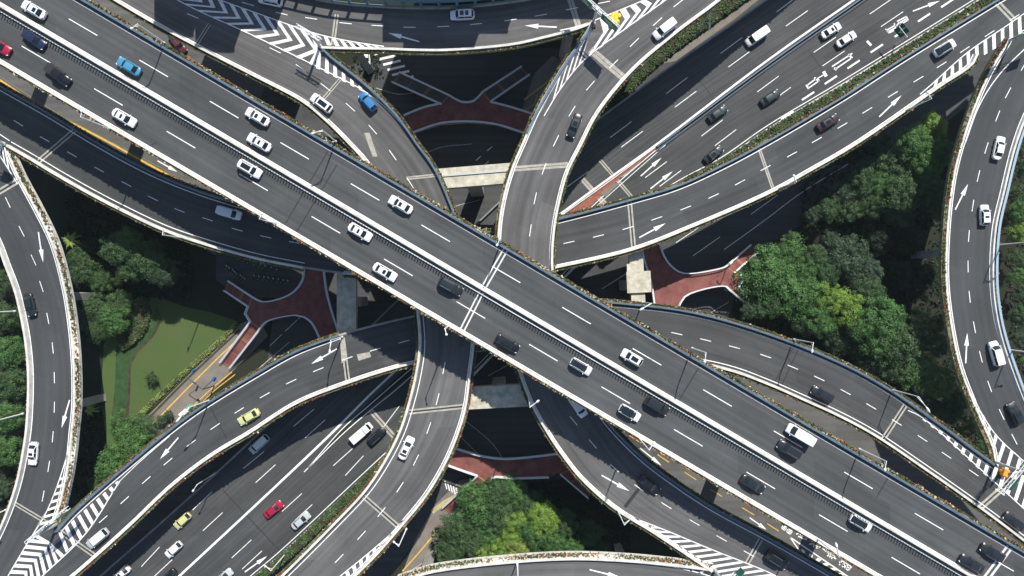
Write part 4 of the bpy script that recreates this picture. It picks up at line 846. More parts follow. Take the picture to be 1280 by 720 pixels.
TR = [
 (1208, 532, 15, 11, 'leaf_mid', 'mid green tree in the wedge just left of the right gore'), (1160, 505, 18, 11, 'leaf_grey', 'dull tree beside the lower lamp of the right flyover'), (1180, 515, 16, 12, 'leaf_mid', 'mid green tree right of the lower flyover lamp'), (1225, 556, 10, 9, 'leaf_mid', 'last small tree squeezed into the tip of the right gore'),
 (1272, 180, 14, 9, 'leaf_mid', 'mid green tree at the right edge beside the upper white sedan'), (1276, 265, 15, 10, 'leaf_rich', 'rich green tree at the right edge between the dull one and the yellow green one'), (1270, 345, 14, 9, 'leaf_rich', 'rich green tree at the right edge just above the ramp lamp level'), (1278, 395, 15, 9, 'leaf_mid', 'mid green tree at the right edge above the leaning white car'), (1276, 425, 13, 9, 'leaf_grey', 'dull tree at the right edge by the second ramp lamp'),
 (1015, 268, 14, 8, 'leaf_grey', 'small dull tree left of the upper right clump by the frontage road'), (1035, 262, 16, 9, 'leaf_mid', 'small mid green tree below the left end of the upper right clump'), (1020, 318, 15, 9, 'leaf_mid', 'small mid green tree between the rich green clump and the tiny grey one'), (935, 388, 14, 7, 'leaf_grey', 'dull low tree near the foot of the sunlit footbridge stairs'),
 (1035, 340, 20, 9, 'leaf_mid', 'mid green tree between the rich green clump and the greyish round tree'), (1088, 368, 22, 10, 'leaf_mid', 'mid green tree below the greyish round tree'), (1010, 335, 20, 9, 'leaf_rich', 'rich green tree right of the top of the big round one'),
 (1148, 405, 20, 15, 'leaf_mid', 'mid green tree filling the right side of the belt near the ramp'), (1105, 430, 24, 14, 'leaf_rich', 'rich green tree in the lower middle of the belt'), (1125, 462, 20, 14, 'leaf_mid', 'mid green tree at the lower edge of the belt'), (1195, 500, 16, 13, 'leaf_mid', 'mid green tree at the bottom tip of the belt'),
 (1180, 190, 18, 14, 'leaf_rich', 'green tree against the upper part of the right ramp'), (1100, 230, 20, 10, 'leaf_rich', 'rich green tree in the middle left of the upper right clump'), (1062, 262, 18, 8, 'leaf_mid', 'mid green tree at the bottom left of the upper right clump'), (1178, 262, 16, 13, 'leaf_mid', 'mid green tree at the bottom right of the upper right clump'),
 (620, 620, 24, 10, 'leaf_mid', 'mid green tree at the upper left of the bottom clump'), (660, 635, 22, 10, 'leaf_mid', 'mid green tree at the upper right of the bottom clump'), (680, 650, 22, 14, 'leaf_bright', 'yellow green tree on the right of the bottom clump'), (612, 672, 22, 9, 'leaf_rich', 'rich green tree low in the middle of the bottom clump'), (560, 690, 18, 8, 'leaf_mid', 'mid green tree at the bottom left corner of the bottom clump'), (645, 672, 18, 11, 'leaf_bright', 'yellow green tree between the palest one and the middle'), (670, 692, 18, 10, 'leaf_rich', 'rich green tree just above the bottom ramp right of the palest'), (708, 655, 18, 13, 'leaf_mid', 'mid green tree at the upper right end of the bottom clump'),
 (160, 302, 18, 14, 'leaf_rich', 'rich green tree at the top of the shaded left clump'), (194, 326, 18, 14, 'leaf_mid', 'mid green tree at the upper right of the shaded left clump'), (100, 322, 16, 7, 'leaf_mid', 'mid green tree just below the pale palm'), (110, 398, 16, 7, 'leaf_grey', 'dull tree against the left ramp beside the pier end'), (148, 378, 17, 7, 'leaf_mid', 'mid green tree touching the top of the curved hedge'),
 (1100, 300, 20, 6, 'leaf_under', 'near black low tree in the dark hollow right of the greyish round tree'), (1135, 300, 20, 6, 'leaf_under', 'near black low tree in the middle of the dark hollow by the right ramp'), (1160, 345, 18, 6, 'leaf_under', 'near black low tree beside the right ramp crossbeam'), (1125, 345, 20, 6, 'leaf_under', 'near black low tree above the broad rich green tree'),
 (145, 312, 24, 14, 'leaf_mid', 'dull green tree nearest the left flyover, at the top left of its clump'), (178, 325, 26, 14.5, 'leaf_mid', 'dull green tree in the middle of the shaded left clump'),
 (204, 342, 18, 13, 'leaf_grey', 'greyish tree at the right end of the shaded left clump'), (164, 340, 16, 12, 'leaf_mid', 'small tree at the lower edge of the shaded left clump'),
 (104, 338, 20, 7, 'leaf_mid', 'bushy tree hugging the left ramp below the pale palm'), (128, 352, 15, 6, 'leaf_mid', 'small bright edged tree left of the curved hedge'),
 (118, 385, 19, 8, 'leaf_mid', 'round tree between the left ramp and the curved hedge, upper one'), (138, 398, 22, 8, 'leaf_rich', 'round tree between the left ramp and the curved hedge, lower one'), (122, 412, 16, 7, 'leaf_mid', 'small tree at the foot of the trees left of the curved hedge'),
 (140, 584, 26, 9, 'leaf_rich', 'dense green tree beside the bottom left flyover, lowest of its clump'), (162, 556, 30, 10, 'leaf_rich', 'largest dense green tree beside the bottom left flyover'), (178, 536, 20, 8, 'leaf_mid', 'dense green tree at the end of the sidewalk'), (124, 604, 14, 7, 'leaf_mid', 'small tree at the bottom tip of the left clump beside the flyover'), (150, 528, 17, 7, 'leaf_rich', 'small dense tree at the lower end of the lawn'),
 (4, 352, 16, 8, 'leaf_mid', 'tree clipped by the left edge beside the top of the left ramp'), (4, 395, 20, 8, 'leaf_mid', 'tree clipped by the left edge beside the first bend lamp'), (8, 440, 22, 9, 'leaf_rich', 'bright tree clipped by the left edge at mid height'), (12, 480, 22, 9, 'leaf_mid', 'tree at the left edge above the second bend lamp'), (6, 520, 22, 9, 'leaf_rich', 'tree at the left edge beside the second bend lamp'), (4, 565, 22, 8, 'leaf_rich', 'tree at the left edge beside the white car'), (0, 610, 16, 6, 'leaf_grey', 'low tree at the left edge above the bottom lamp'),
 (1168, 158, 20, 11, 'leaf_bright', 'yellow green tree at the top of the upper right clump'), (1145, 178, 24, 14, 'leaf_rich', 'bright green tree just below the yellow green one'), (1160, 205, 22, 14, 'leaf_rich', 'green tree on the right side of the upper right clump'), (1115, 205, 26, 11, 'leaf_mid', 'broad tree in the middle of the upper right clump'), (1082, 226, 22, 10, 'leaf_mid', 'tree on the left side of the upper right clump'), (1052, 240, 16, 8, 'leaf_grey', 'small greyish tree at the left end of the upper right clump'), (1130, 240, 28, 13, 'leaf_mid', 'broad tree at the lower middle of the upper right clump'), (1090, 256, 20, 9, 'leaf_mid', 'tree at the lower left of the upper right clump'), (1126, 268, 18, 9, 'leaf_grey', 'dull tree at the bottom of the upper right clump'), (1165, 235, 20, 14, 'leaf_mid', 'tree at the lower right of the upper right clump'), (1100, 175, 16, 8, 'leaf_grey', 'dull tree at the upper left of the upper right clump'),
 (965, 345, 40, 11, 'leaf_rich', 'big round rich green tree beside the sunlit red footbridge'), (985, 318, 26, 9, 'leaf_rich', 'green tree at the top of the big round one'), (1003, 368, 32, 10, 'leaf_rich', 'green tree right of the big round one'), (960, 378, 22, 8, 'leaf_mid', 'shaded green tree at the lower left of the big round one'),
 (1062, 322, 32, 10, 'leaf_grey', 'greyish round tree standing apart in the middle of the right belt'), (1085, 338, 20, 9, 'leaf_grey', 'greyish tree on the right of the greyish round one'), (1037, 300, 14, 7, 'leaf_grey', 'small grey tree above the greyish round one'), (988, 298, 12, 6, 'leaf_mid', 'small tree at the top tip of the rich green clump'),
 (1040, 372, 22, 11, 'leaf_bright', 'yellow green tree at the centre of the right belt'), (1062, 385, 24, 12, 'leaf_bright', 'brightest yellow green tree of the right belt'), (1028, 400, 22, 10, 'leaf_rich', 'green tree just left of the brightest yellow green one'), (1082, 405, 22, 13, 'leaf_rich', 'rich green tree just right of the brightest yellow green one'),
 (1112, 400, 30, 15, 'leaf_rich', 'broad rich green tree right of the yellow green ones'), (1130, 432, 32, 16, 'leaf_mid', 'broad mid green tree toward the lower right of the belt'), (1152, 462, 28, 15, 'leaf_rich', 'rich green tree near the bottom of the right ramp'), (1178, 478, 22, 15, 'leaf_rich', 'green tree against the right ramp at the belt bottom'), (1100, 452, 24, 11, 'leaf_grey', 'dark tree between the lower belt and the flyover'), (1052, 425, 22, 8, 'leaf_grey', 'dark tree close to the flyover below the yellow green ones'), (1170, 430, 18, 14, 'leaf_mid', 'small green tree beside the right ramp'), (1168, 405, 14, 13, 'leaf_mid', 'smallest green tree beside the right ramp at mid height'), (1075, 440, 18, 7, 'leaf_mid', 'low tree at the foot of the belt by the lamp'), (1005, 405, 16, 7, 'leaf_grey', 'small dark tree by the first flyover lamp'), (1190, 515, 16, 12, 'leaf_grey', 'dark low tree in the wedge before the right gore'),
 (1275, 205, 16, 8, 'leaf_grey', 'dull tree at the right edge beside the two white cars'), (1278, 245, 16, 8, 'leaf_mid', 'tree at the right edge above the bright one'), (1276, 290, 16, 9, 'leaf_bright', 'yellow green tree at the right edge'), (1274, 325, 16, 8, 'leaf_mid', 'tree at the right edge below the yellow green one'), (1278, 365, 14, 7, 'leaf_mid', 'tree at the right edge level with the ramp lamp'), (1282, 455, 12, 7, 'leaf_rich', 'small green tree at the right edge by the leaning white car'),
 (598, 632, 32, 10, 'leaf_rich', 'dark green tree beside the red staircase'), (622, 648, 30, 10, 'leaf_mid', 'dark green tree in the middle of the bottom clump'), (570, 662, 26, 9, 'leaf_mid', 'dark green tree at the left of the bottom clump'), (592, 682, 24, 9, 'leaf_mid', 'dark green tree at the lower left of the bottom clump'), (640, 615, 22, 9, 'leaf_rich', 'green tree at the top of the bottom clump'),
 (648, 655, 18, 11, 'leaf_bright', 'yellow green tree at the middle of the bottom clump'), (668, 665, 22, 13, 'leaf_rich', 'bright green tree right of the yellow green bottom one'), (626, 690, 18, 11, 'leaf_bright', 'yellow green tree just above the bottom ramp'), (648, 688, 16, 12, 'leaf_pale', 'palest yellow tree just above the bottom ramp'), (604, 694, 14, 10, 'leaf_bright', 'small yellow green tree at the left above the bottom ramp'), (692, 672, 22, 13, 'leaf_rich', 'green tree at the right of the bottom clump'), (700, 690, 18, 11, 'leaf_mid', 'green tree at the lower right above the bottom ramp'), (738, 668, 18, 12, 'leaf_mid', 'separate small tree right of the bottom clump'), (752, 688, 14, 10, 'leaf_mid', 'smallest tree right of the bottom clump'), (716, 686, 16, 12, 'leaf_rich', 'low green tree between the bottom clump and the separate one'),
 (192, 471, 10, 3, 'leaf_mid', 'round dark shrub alone on the lawn'), (90, 350, 9, 4, 'leaf_mid', 'small bush under the pale palm by the left ramp'), (204, 524, 8, 2.6, 'leaf_mid', 'clipped dark bush at the end of the sidewalk'), (214, 518, 7, 2.4, 'leaf_grey', 'small potted bush by the blue sign frame'),
]
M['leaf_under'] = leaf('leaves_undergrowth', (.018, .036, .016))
for t in TR: tree(*t)
def palm(x, y, rpx, h, label):
    root = thing('palm', label, 'palm', U(x, y, GZ+h)*1, 0); root.location.z = GZ; rng = random.Random(int(x))
    r = rpx*(CAMZ-GZ-h)/FP; mb = MB()
    for i in range(15):
        a = i*2.4+rng.uniform(-.2, .2); l = r*rng.uniform(.75, 1.05); d = Vector((math.cos(a), math.sin(a), 0)); n = Vector((-d.y, d.x, 0)); prev = None; e = rng.uniform(.2, .9)
        for k in range(8):
            t = k/7; c = d*l*t+Vector((0, 0, h+e*math.sin(t*2.6)-.8*t*t)); w = .34*r/2.4*math.sin(min(1, t*1.2+.12)*math.pi*.92)+.02
            cur = (c+n*w-Vector((0, 0, w*.5)), c, c-n*w-Vector((0, 0, w*.5)))
            if prev: mb.face([prev[0], cur[0], cur[1], prev[1]]); mb.face([prev[1], cur[1], cur[2], prev[2]])
            prev = cur
    mb.build('fronds', M['leaf_pale'], root, fix=False)
    mb = MB(); mb.tube([(0, 0, 0), (0, 0, h*.5), (0, 0, h)], [.22, .16, .12], 8); mb.build('trunk', M['bark'], root)
palm(88, 301, 13, 6, 'pale green palm in shade beside the left ramp'); palm(113, 512, 10, 5, 'pale green palm beside the left ramp and the grey crossbeam'); palm(145, 352, 9, 4, 'small pale palm left of the curved hedge')
def hedge(label, pts, w, h, m, z=GZ, lv=None, name='hedge', dens=26, s=.3, seed=3):
    p = W(pts, lv or GND); rng = random.Random(seed); mb = MB(); tot = plen(p); n = int(tot*dens*w)
    for i in range(n):
        q, t = at(p, rng.uniform(0, .9999)); o = rng.uniform(-1, 1)*w/2; nn = Vector((-t.y, t.x, 0)); top = h*(1-(abs(o)/(w/2))**4*.3)
        q = q+nn*o; q.z += top*rng.uniform(.72, 1.06)+.12*math.sin(q.x*.9+q.y*1.3)
        nrm = Vector((rng.gauss(0, .6), rng.gauss(0, .6), 1)).normalized(); e1 = nrm.orthogonal().normalized(); e1.rotate(Matrix.Rotation(rng.uniform(0, 6.28), 3, nrm)); e2 = nrm.cross(e1); k = s*rng.uniform(.5, 1.1)
        mb.face([q-e1*k, q+e2*k*.6, q+e1*k, q-e2*k*.6])
    root = thing(name, label, name, p[len(p)//2])
    cr = mb.build('foliage', M[m], root, fix=False)
    b = MB(); b.sweep(p, 'L', [(-w*.42, 0), (-w*.42, h*.72), (-w*.3, h*.86), (w*.3, h*.86), (w*.42, h*.72), (w*.42, 0)]); b.build('stems', M['soil'], root)
    place_children(root); return root
hedge('broad curved clipped hedge above the lawn', [(174, 374), (182, 392), (177, 408), (166, 421), (152, 430)], 3.6, 1.5, 'leaf_hedge')
hedge('narrow yellow green hedge between lawn and sidewalk', [(172, 522), (205, 490), (240, 458), (272, 430), (298, 404)], 1.2, .7, 'leaf_pale', dens=40, s=.22)
hedge('tall planted hedge strip between the wide road and the top right flyover', [(770, 290), (812, 258), (862, 226), (912, 200), (968, 163), (1058, 110), (1235, 0), (1300, -40)], 2.3, 1.3, 'leaf_hedge', lv=ROADR, dens=30, s=.32)
hedge('planted hedge strip between the wide road and the bottom left flyover', [(300, 742), (330, 717), (362, 690), (412, 643), (482, 577), (520, 543)], 2.2, 1.2, 'leaf_hedge', lv=ROADR, dens=30, s=.32)
hedge('rough planting strip under the flyover left of the top right road', [(768, 128), (797, 94), (826, 68), (854, 47), (908, 8), (945, -18)], 3.4, 1.4, 'leaf_hedge', dens=24, s=.32)
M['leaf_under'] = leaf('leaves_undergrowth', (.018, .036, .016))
# low ground cover in the dark pockets
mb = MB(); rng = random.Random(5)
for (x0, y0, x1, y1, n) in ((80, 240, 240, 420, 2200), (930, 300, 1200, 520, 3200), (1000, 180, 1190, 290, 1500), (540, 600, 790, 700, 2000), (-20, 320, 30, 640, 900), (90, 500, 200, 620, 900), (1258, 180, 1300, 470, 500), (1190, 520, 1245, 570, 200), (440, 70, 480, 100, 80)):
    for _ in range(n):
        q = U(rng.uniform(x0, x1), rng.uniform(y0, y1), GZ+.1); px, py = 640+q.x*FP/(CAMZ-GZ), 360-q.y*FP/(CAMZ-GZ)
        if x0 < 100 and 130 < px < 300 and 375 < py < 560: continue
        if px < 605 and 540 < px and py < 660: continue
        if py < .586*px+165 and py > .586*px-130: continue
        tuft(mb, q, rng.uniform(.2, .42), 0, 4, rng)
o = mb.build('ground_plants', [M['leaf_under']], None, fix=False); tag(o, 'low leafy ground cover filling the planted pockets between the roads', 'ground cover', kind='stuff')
# ================================================================== unseen blocks added to cast the shade on the top roads
def make_shadow_block(label, x0, x1, y0, y1, ztop):
    root = thing('office_building', label, 'building', ((x0+x1)/2, (y0+y1)/2, GZ)); w, d, h = x1-x0, y1-y0, ztop-GZ
    mb = MB(); mb.box(Matrix.Translation((0, 0, h/2)), w, d, h); mb.build('wall', M['concrete'], root)
    mb = MB(); mb.box(Matrix.Translation((0, 0, h+.25)), w+.4, d+.4, .5); mb.build('roof', M['concrete'], root)
    for k in range(int(h/3.6)):
        mb = MB(); mb.box(Matrix.Translation((0, -d/2-.02, 2+k*3.6)), w*.85, .08, 1.8); mb.build('window', M['dark_metal'], root)
    return root
# shadow planning: a top at height h above the road shades 0.85 h south and 0.31 h west of it
TW = [(-19, -14, 70, 82, 19+22), (-14, 0, 70, 82, 19+24.5), (0, 5.5, 70, 82, 19+20), (5.5, 22, 70, 82, 19+16.5),
      (-66, -58.5, 70, 80, 19+21), (-56.5, -49, 70, 80, 19+24.5), (-49, -42, 70, 80, 19+19)]
for i, (a, b, c, d, e) in enumerate(TW): make_shadow_block('grey office block north of the interchange beyond the picture', a, b, c, d, e)['group'] = 'office blocks beyond the top edge'

# ================================================================== street lamps
def lamp(bx, by, hx, hy, lv, label, H=9.6):
    z = lv(bx, by); b = U(bx, by, z); h = U(hx, hy, z+H); d = Vector((h.x-b.x, h.y-b.y, 0)); l = min(3.4, max(1.2, d.length)); d.normalize()
    root = thing('street_lamp', label, 'street lamp', b, math.atan2(d.y, d.x), 'street lamps along the elevated roads')
    mb = MB(); mb.tube([(0, 0, 0), (0, 0, H*.6), (0, 0, H)], [.14, .11, .085], 10); mb.tube([(0, 0, 0), (0, 0, .5)], [.22, .2], 10); mb.build('pole', M['lamp'], root, smooth=False)
    mb = MB(); mb.tube([(0, 0, H-.9), (l*.4, 0, H-.25), (l*.75, 0, H)], [.07, .07, .06], 8); mb.tube([(0, 0, H), (l*.75, 0, H)], [.07, .06], 8); mb.build('arm', M['lamp'], root)
    mb = MB(); mb.tube([(l*.7, 0, H), (l*.82, 0, H+.03), (l*.95, 0, H+.02), (l*1.1, 0, H)], [.08, .2, .24, .12], 8); hd = mb.build('lamp_head', M['lamp'], root)
LAMPS = [
 (206, 54, 164, 36, MAIN, 'white street lamp above the blue taxi on the main highway'), (420, 177, 390, 167, MAIN, 'white street lamp between main highway and the curved flyover near the top'), (626, 303, 621, 307, MAIN, 'white street lamp at the centre of the main highway edge'),
 (865, 435, 881, 453, MAIN, 'white street lamp right of the white car behind the sunroof'), (1074, 561, 1106, 588, MAIN, 'white street lamp on the upper edge of the main highway toward the bottom right'),
 (140, 162, 102, 140, MAIN, 'white street lamp on the lower edge of the main highway at the left'), (347, 280, 325, 272, MAIN, 'white street lamp on the lower edge of the main highway above the footbridge'), (562, 407, 558, 418, MAIN, 'white street lamp on the lower edge of the main highway near the centre'),
 (799, 548, 818, 553, MAIN, 'white street lamp on the lower edge above the yellow street dashes'), (1020, 672, 1045, 680, MAIN, 'white street lamp on the lower edge above the painted characters'),
 (232, 298, 204, 286, LOW, 'white street lamp on the left flyover above the tree clump'), (972, 236, 992, 219, LOW, 'white street lamp on the top right flyover at its middle'), (1130, 139, 1159, 115, LOW, 'white street lamp on the top right flyover near the arrow'),
 (992, 424, 1015, 440, LOW, 'white street lamp on the right flyover beside the trees, upper one'), (1115, 487, 1162, 515, LOW, 'white street lamp on the right flyover beside the trees, lower one'), (262, 500, 219, 529, LOW, 'white street lamp by the sidewalk end on the lower left flyover'),
 (428, 421, 412, 441, LOW, 'white street lamp beside the expansion joint near the shaded footbridge'), (803, 378, 801, 387, LOW, 'white street lamp at the foot of the white crossbeam'),
 (270, 591, 241, 614, ROADR, 'white street lamp on the wide road beside the yellow taxi'), (357, 692, 331, 707, ROADR, 'white street lamp on the hedge side of the wide road near the silver cars'), (508, 661, 492, 677, UP, 'white street lamp on the outer edge of the bottom left curved flyover'),
 (771, 636, 790, 647, UP, 'white street lamp on the curved flyover right of the bottom trees'), (661, 499, 673, 501, UP, 'white street lamp at the shaded start of the lower right flyover'), (647, 700, 646, 694, UP, 'short looking white street lamp on the bottom ramp beside the palest tree'),
 (19, 389, -30, 391, LOW, 'white street lamp on the left ramp beside the dark car'), (29, 517, -18, 530, LOW, 'white street lamp on the left ramp at mid height'), (8, 637, -25, 650, LOW, 'white street lamp at the bottom of the left ramp'),
 (1247, 306, 1300, 300, LOW, 'white street lamp on the right ramp beside the yellow green tree'), (1261, 437, 1315, 440, LOW, 'white street lamp on the right ramp beside the leaning white car'), (873, 36, 886, 45, ROADR, 'white street lamp in the shade at the top of the wide road'), (1095, 88, 1094, 76, ROADR, 'white street lamp in the hedge of the wide road'),
]
LAMPS = LAMPS[:-1]
for l in LAMPS: lamp(*l)

# ================================================================== sign gantries at the gores
def gantry(bx, by, lv, ang, label, l1=5, l2=5, panels=((-3.2, 2.6, 'green_sign'), (3.2, 2.6, 'green_sign')), H=7.6):
    b = U(bx, by, lv(bx, by)); root = thing('sign_gantry', label, 'sign gantry', b, R_(ang))
    mb = MB(); mb.tube([(0, 0, 0), (0, 0, H)], [.3, .24], 12); mb.tube([(0, 0, 0), (0, 0, .3)], [.5, .5], 12); mb.build('post', M['steel'], root)
    mb = MB()
    for zz in (H-.9, H):
        for yy in (-.3, .3): mb.bar((-l1, yy, zz), (l2, yy, zz), .1)
    n = int((l1+l2)/1.1)
    for i in range(n):
        x = -l1+(l1+l2)*i/n; x2 = -l1+(l1+l2)*(i+1)/n; s = -.3 if i % 2 else .3
        mb.bar((x, -s, H), (x2, s, H), .06); mb.bar((x, .3, H-.9), (x2, .3, H), .05); mb.bar((x, -.3, H), (x, .3, H), .06)
    mb.build('truss', M['lamp'], root)
    for (px, w, m) in panels:
        mb = MB(); mb.box(Matrix.Translation((px, -.42, H-.5)), w, .1, 2.4); s = mb.build('sign_panel', M[m], root)
        mb = MB(); mb.box(Matrix.Translation((px-.3, -.49, H-.2)), w*.5, .02, .3); mb.box(Matrix.Translation((px+.2, -.49, H-.9)), w*.5, .02, .25); mb.build('sign_lettering', M['lamp'], s)
gantry(72, 655, LOW, 40, 'white truss sign gantry at the bottom left gore', 2, 9, ((3, 3, 'green_sign'), (7, 2.6, 'green_sign')))
gantry(400, 58, UP, 150, 'white truss sign gantry at the gore in the top centre left', 2.5, 3, ())
gantry(741, 29, UP, -42, 'white truss sign gantry at the gore in the top centre right', 5.5, 5.5, ((-3, 4, 'green_sign'), (3.5, 4, 'green_sign')))
gantry(1243, 577, LOW, 50, 'white truss sign gantry at the right gore beside the orange crash cushion', 6, 3)
gantry(1261, 51, LOW, 20, 'white truss sign gantry at the top right gore', 3, 3)
gantry(5, 180, LOW, 150, 'white truss sign gantry at the left gore', 3, 3)
gantry(893, 712, UP, 45, 'white truss sign gantry at the bottom gore', 3, 3)
# two-armed blue camera frame by the sidewalk
root = thing('traffic_signal', 'black bent arm traffic signal frame with blue boxes by the sidewalk', 'traffic signal', U(268, 482, GZ), R_(150))
mb = MB(); mb.tube([(0, 0, 0), (0, 0, 6.2)], [.14, .1], 10); mb.tube([(0, 0, 6.2), (5.2, -.6, 6.4)], [.09, .07], 8); mb.tube([(0, 0, 6.2), (-1.0, -3.4, 6.3)], [.09, .07], 8); mb.tube([(5.2, -.6, 6.4), (4.2, -2.6, 6.2)], [.06, .05], 8); mb.build('pole', M['dark_metal'], root)
for q, d in (((-1.0, -3.3, 6.0), (.5, .9, 1.1)), ((4.2, -2.6, 6.0), (.4, .7, 1.0)), ((2.5, -.3, 6.1), (.8, .3, .4))): mb = MB(); mb.box(Matrix.Translation(q), *d); mb.build('signal_box', M['blue_sign'], root)
# small covered kiosk cluster at sidewalk end
root = thing('signal_cabinet', 'white and green roadside cabinet beside the sidewalk end', 'cabinet', U(233, 515, GZ), R_(40))
mb = MB(); mb.box(Matrix.Translation((0, 0, .8)), 2.0, .9, 1.6); mb.box(Matrix.Translation((0, 0, 1.65)), 2.2, 1.1, .1); mb.build('cabinet_body', M['lamp'], root)
mb = MB(); mb.box(Matrix.Translation((1.7, .3, .6)), 1.2, .8, 1.2); mb.build('side_box', mat('teal_paint', (.12, .42, .32), .5), root)
# green lane sign above the bus lane
root = thing('road_sign', 'green road sign with a white arrow over the bus lane', 'road sign', U(1118.5, 56, 0), R_(-50))
mb = MB(); mb.tube([(0, 0, 0), (0, 0, 5)], [.12, .1], 10); mb.tube([(0, 0, 5), (-3, 0, 5.1)], .09, 8); mb.build('post', M['lamp'], root)
mb = MB(); mb.box(Matrix.Translation((-1.9, 0, 4.9)) @ Matrix.Rotation(R_(55), 4, 'X'), 2.4, 2.3, .08); s = mb.build('sign_panel', M['green_sign'], root)
mb = MB(); T = Matrix.Translation((-1.9, 0, 4.9)) @ Matrix.Rotation(R_(55), 4, 'X'); mb.box(T @ Matrix.Translation((-.1, .3, .06)), .2, 1.2, .02); mb.box(T @ Matrix.Translation((.2, -.4, .06)) @ Matrix.Rotation(.7, 4, 'Z'), .9, .18, .02); mb.build('arrow_mark', M['lamp'], s)
# crash cushions
def cushion(x, y, lv, m, label, s=1.0, wheels=6):
    root = thing('crash_cushion', label, 'crash cushion', U(x, y, lv(x, y)), .6)
    for i in range(wheels):
        a = i*2*math.pi/wheels; mb = MB(); c = Vector((math.cos(a)*.62*s, math.sin(a)*.62*s, 0)) if i < wheels-1 else Vector((0, 0, 0))
        mb.tube([c, c+Vector((0, 0, .9)), c+Vector((0, 0, 1.0))], [.4*s, .38*s, .25*s], 14); mb.build('barrel', M[m], root)
cushion(769, 24, UP, 'cushion_yellow', 'yellow barrel crash cushion on the top chevrons', 1.25, 7)
cushion(1254, 590, LOW, 'cushion_orange', 'orange barrel crash cushion at the right gore', .95, 6)
cushion(1265, 603, LOW, 'cushion_yellow', 'small yellow barrel on the right chevrons', .8, 3)

# ================================================================== vehicles
def paint(name, c, coat=.6): return mat(name, c, .35, spec=.5, coat=coat)
PC = {'white': paint('white_car_paint', (.75, .76, .76)), 'black': paint('black_car_paint', (.006, .007, .008)), 'dark': paint('dark_grey_car_paint', (.014, .018, .021)), 'navy': paint('navy_car_paint', (.010, .018, .055)),
      'red': paint('red_car_paint', (.34, .008, .04)), 'blue': paint('blue_car_paint', (.025, .17, .40)), 'cyan': paint('light_blue_car_paint', (.05, .24, .38)), 'yellow': paint('pale_yellow_car_paint', (.55, .56, .24)), 'silver': paint('silver_car_paint', (.42, .47, .48)),
      'wine': paint('wine_car_paint', (.10, .02, .03)), 'maroon': paint('maroon_car_paint', (.03, .012, .016)), 'teal': paint('dark_teal_car_paint', (.008, .022, .024))}
GLASS = mat('car_glass', (.012, .018, .022), .08, spec=.6); TYRE = mat('tyre_rubber', (.012, .012, .012), .9); RIM = mat('wheel_rim', (.45, .46, .48), .35, .8)
HL = mat('headlight_glass', (.8, .82, .85), .15); TL = mat('tail_light_glass', (.16, .008, .008), .25); TRIM = mat('black_car_trim', (.015, .015, .016), .6); BED = mat('truck_bed', (.025, .026, .028), .8)
SPEC = {  # L, W, H, hood z, stations of the greenhouse: windscreen base/top, rear top/base (x from centre, front +)
 'sedan': (4.65, 1.80, 1.45, .92, (1.18, .42, -1.05, -1.72), .70), 'suv': (4.65, 1.88, 1.68, 1.05, (1.25, .62, -1.72, -2.08), .76), 'mpv': (5.0, 1.88, 1.78, 1.08, (1.55, .85, -2.15, -2.40), .78),
 'van': (5.3, 1.92, 2.05, 1.15, (1.95, 1.25, -2.50, -2.60), .86), 'hatch': (4.15, 1.76, 1.5, .95, (1.10, .40, -1.45, -1.95), .72), 'pickup': (5.2, 1.88, 1.75, 1.08, (1.45, .80, -.55, -.85), .78), 'truck': (5.4, 1.8, 2.0, 1.3, (2.35, 1.95, .95, .85), .86)}
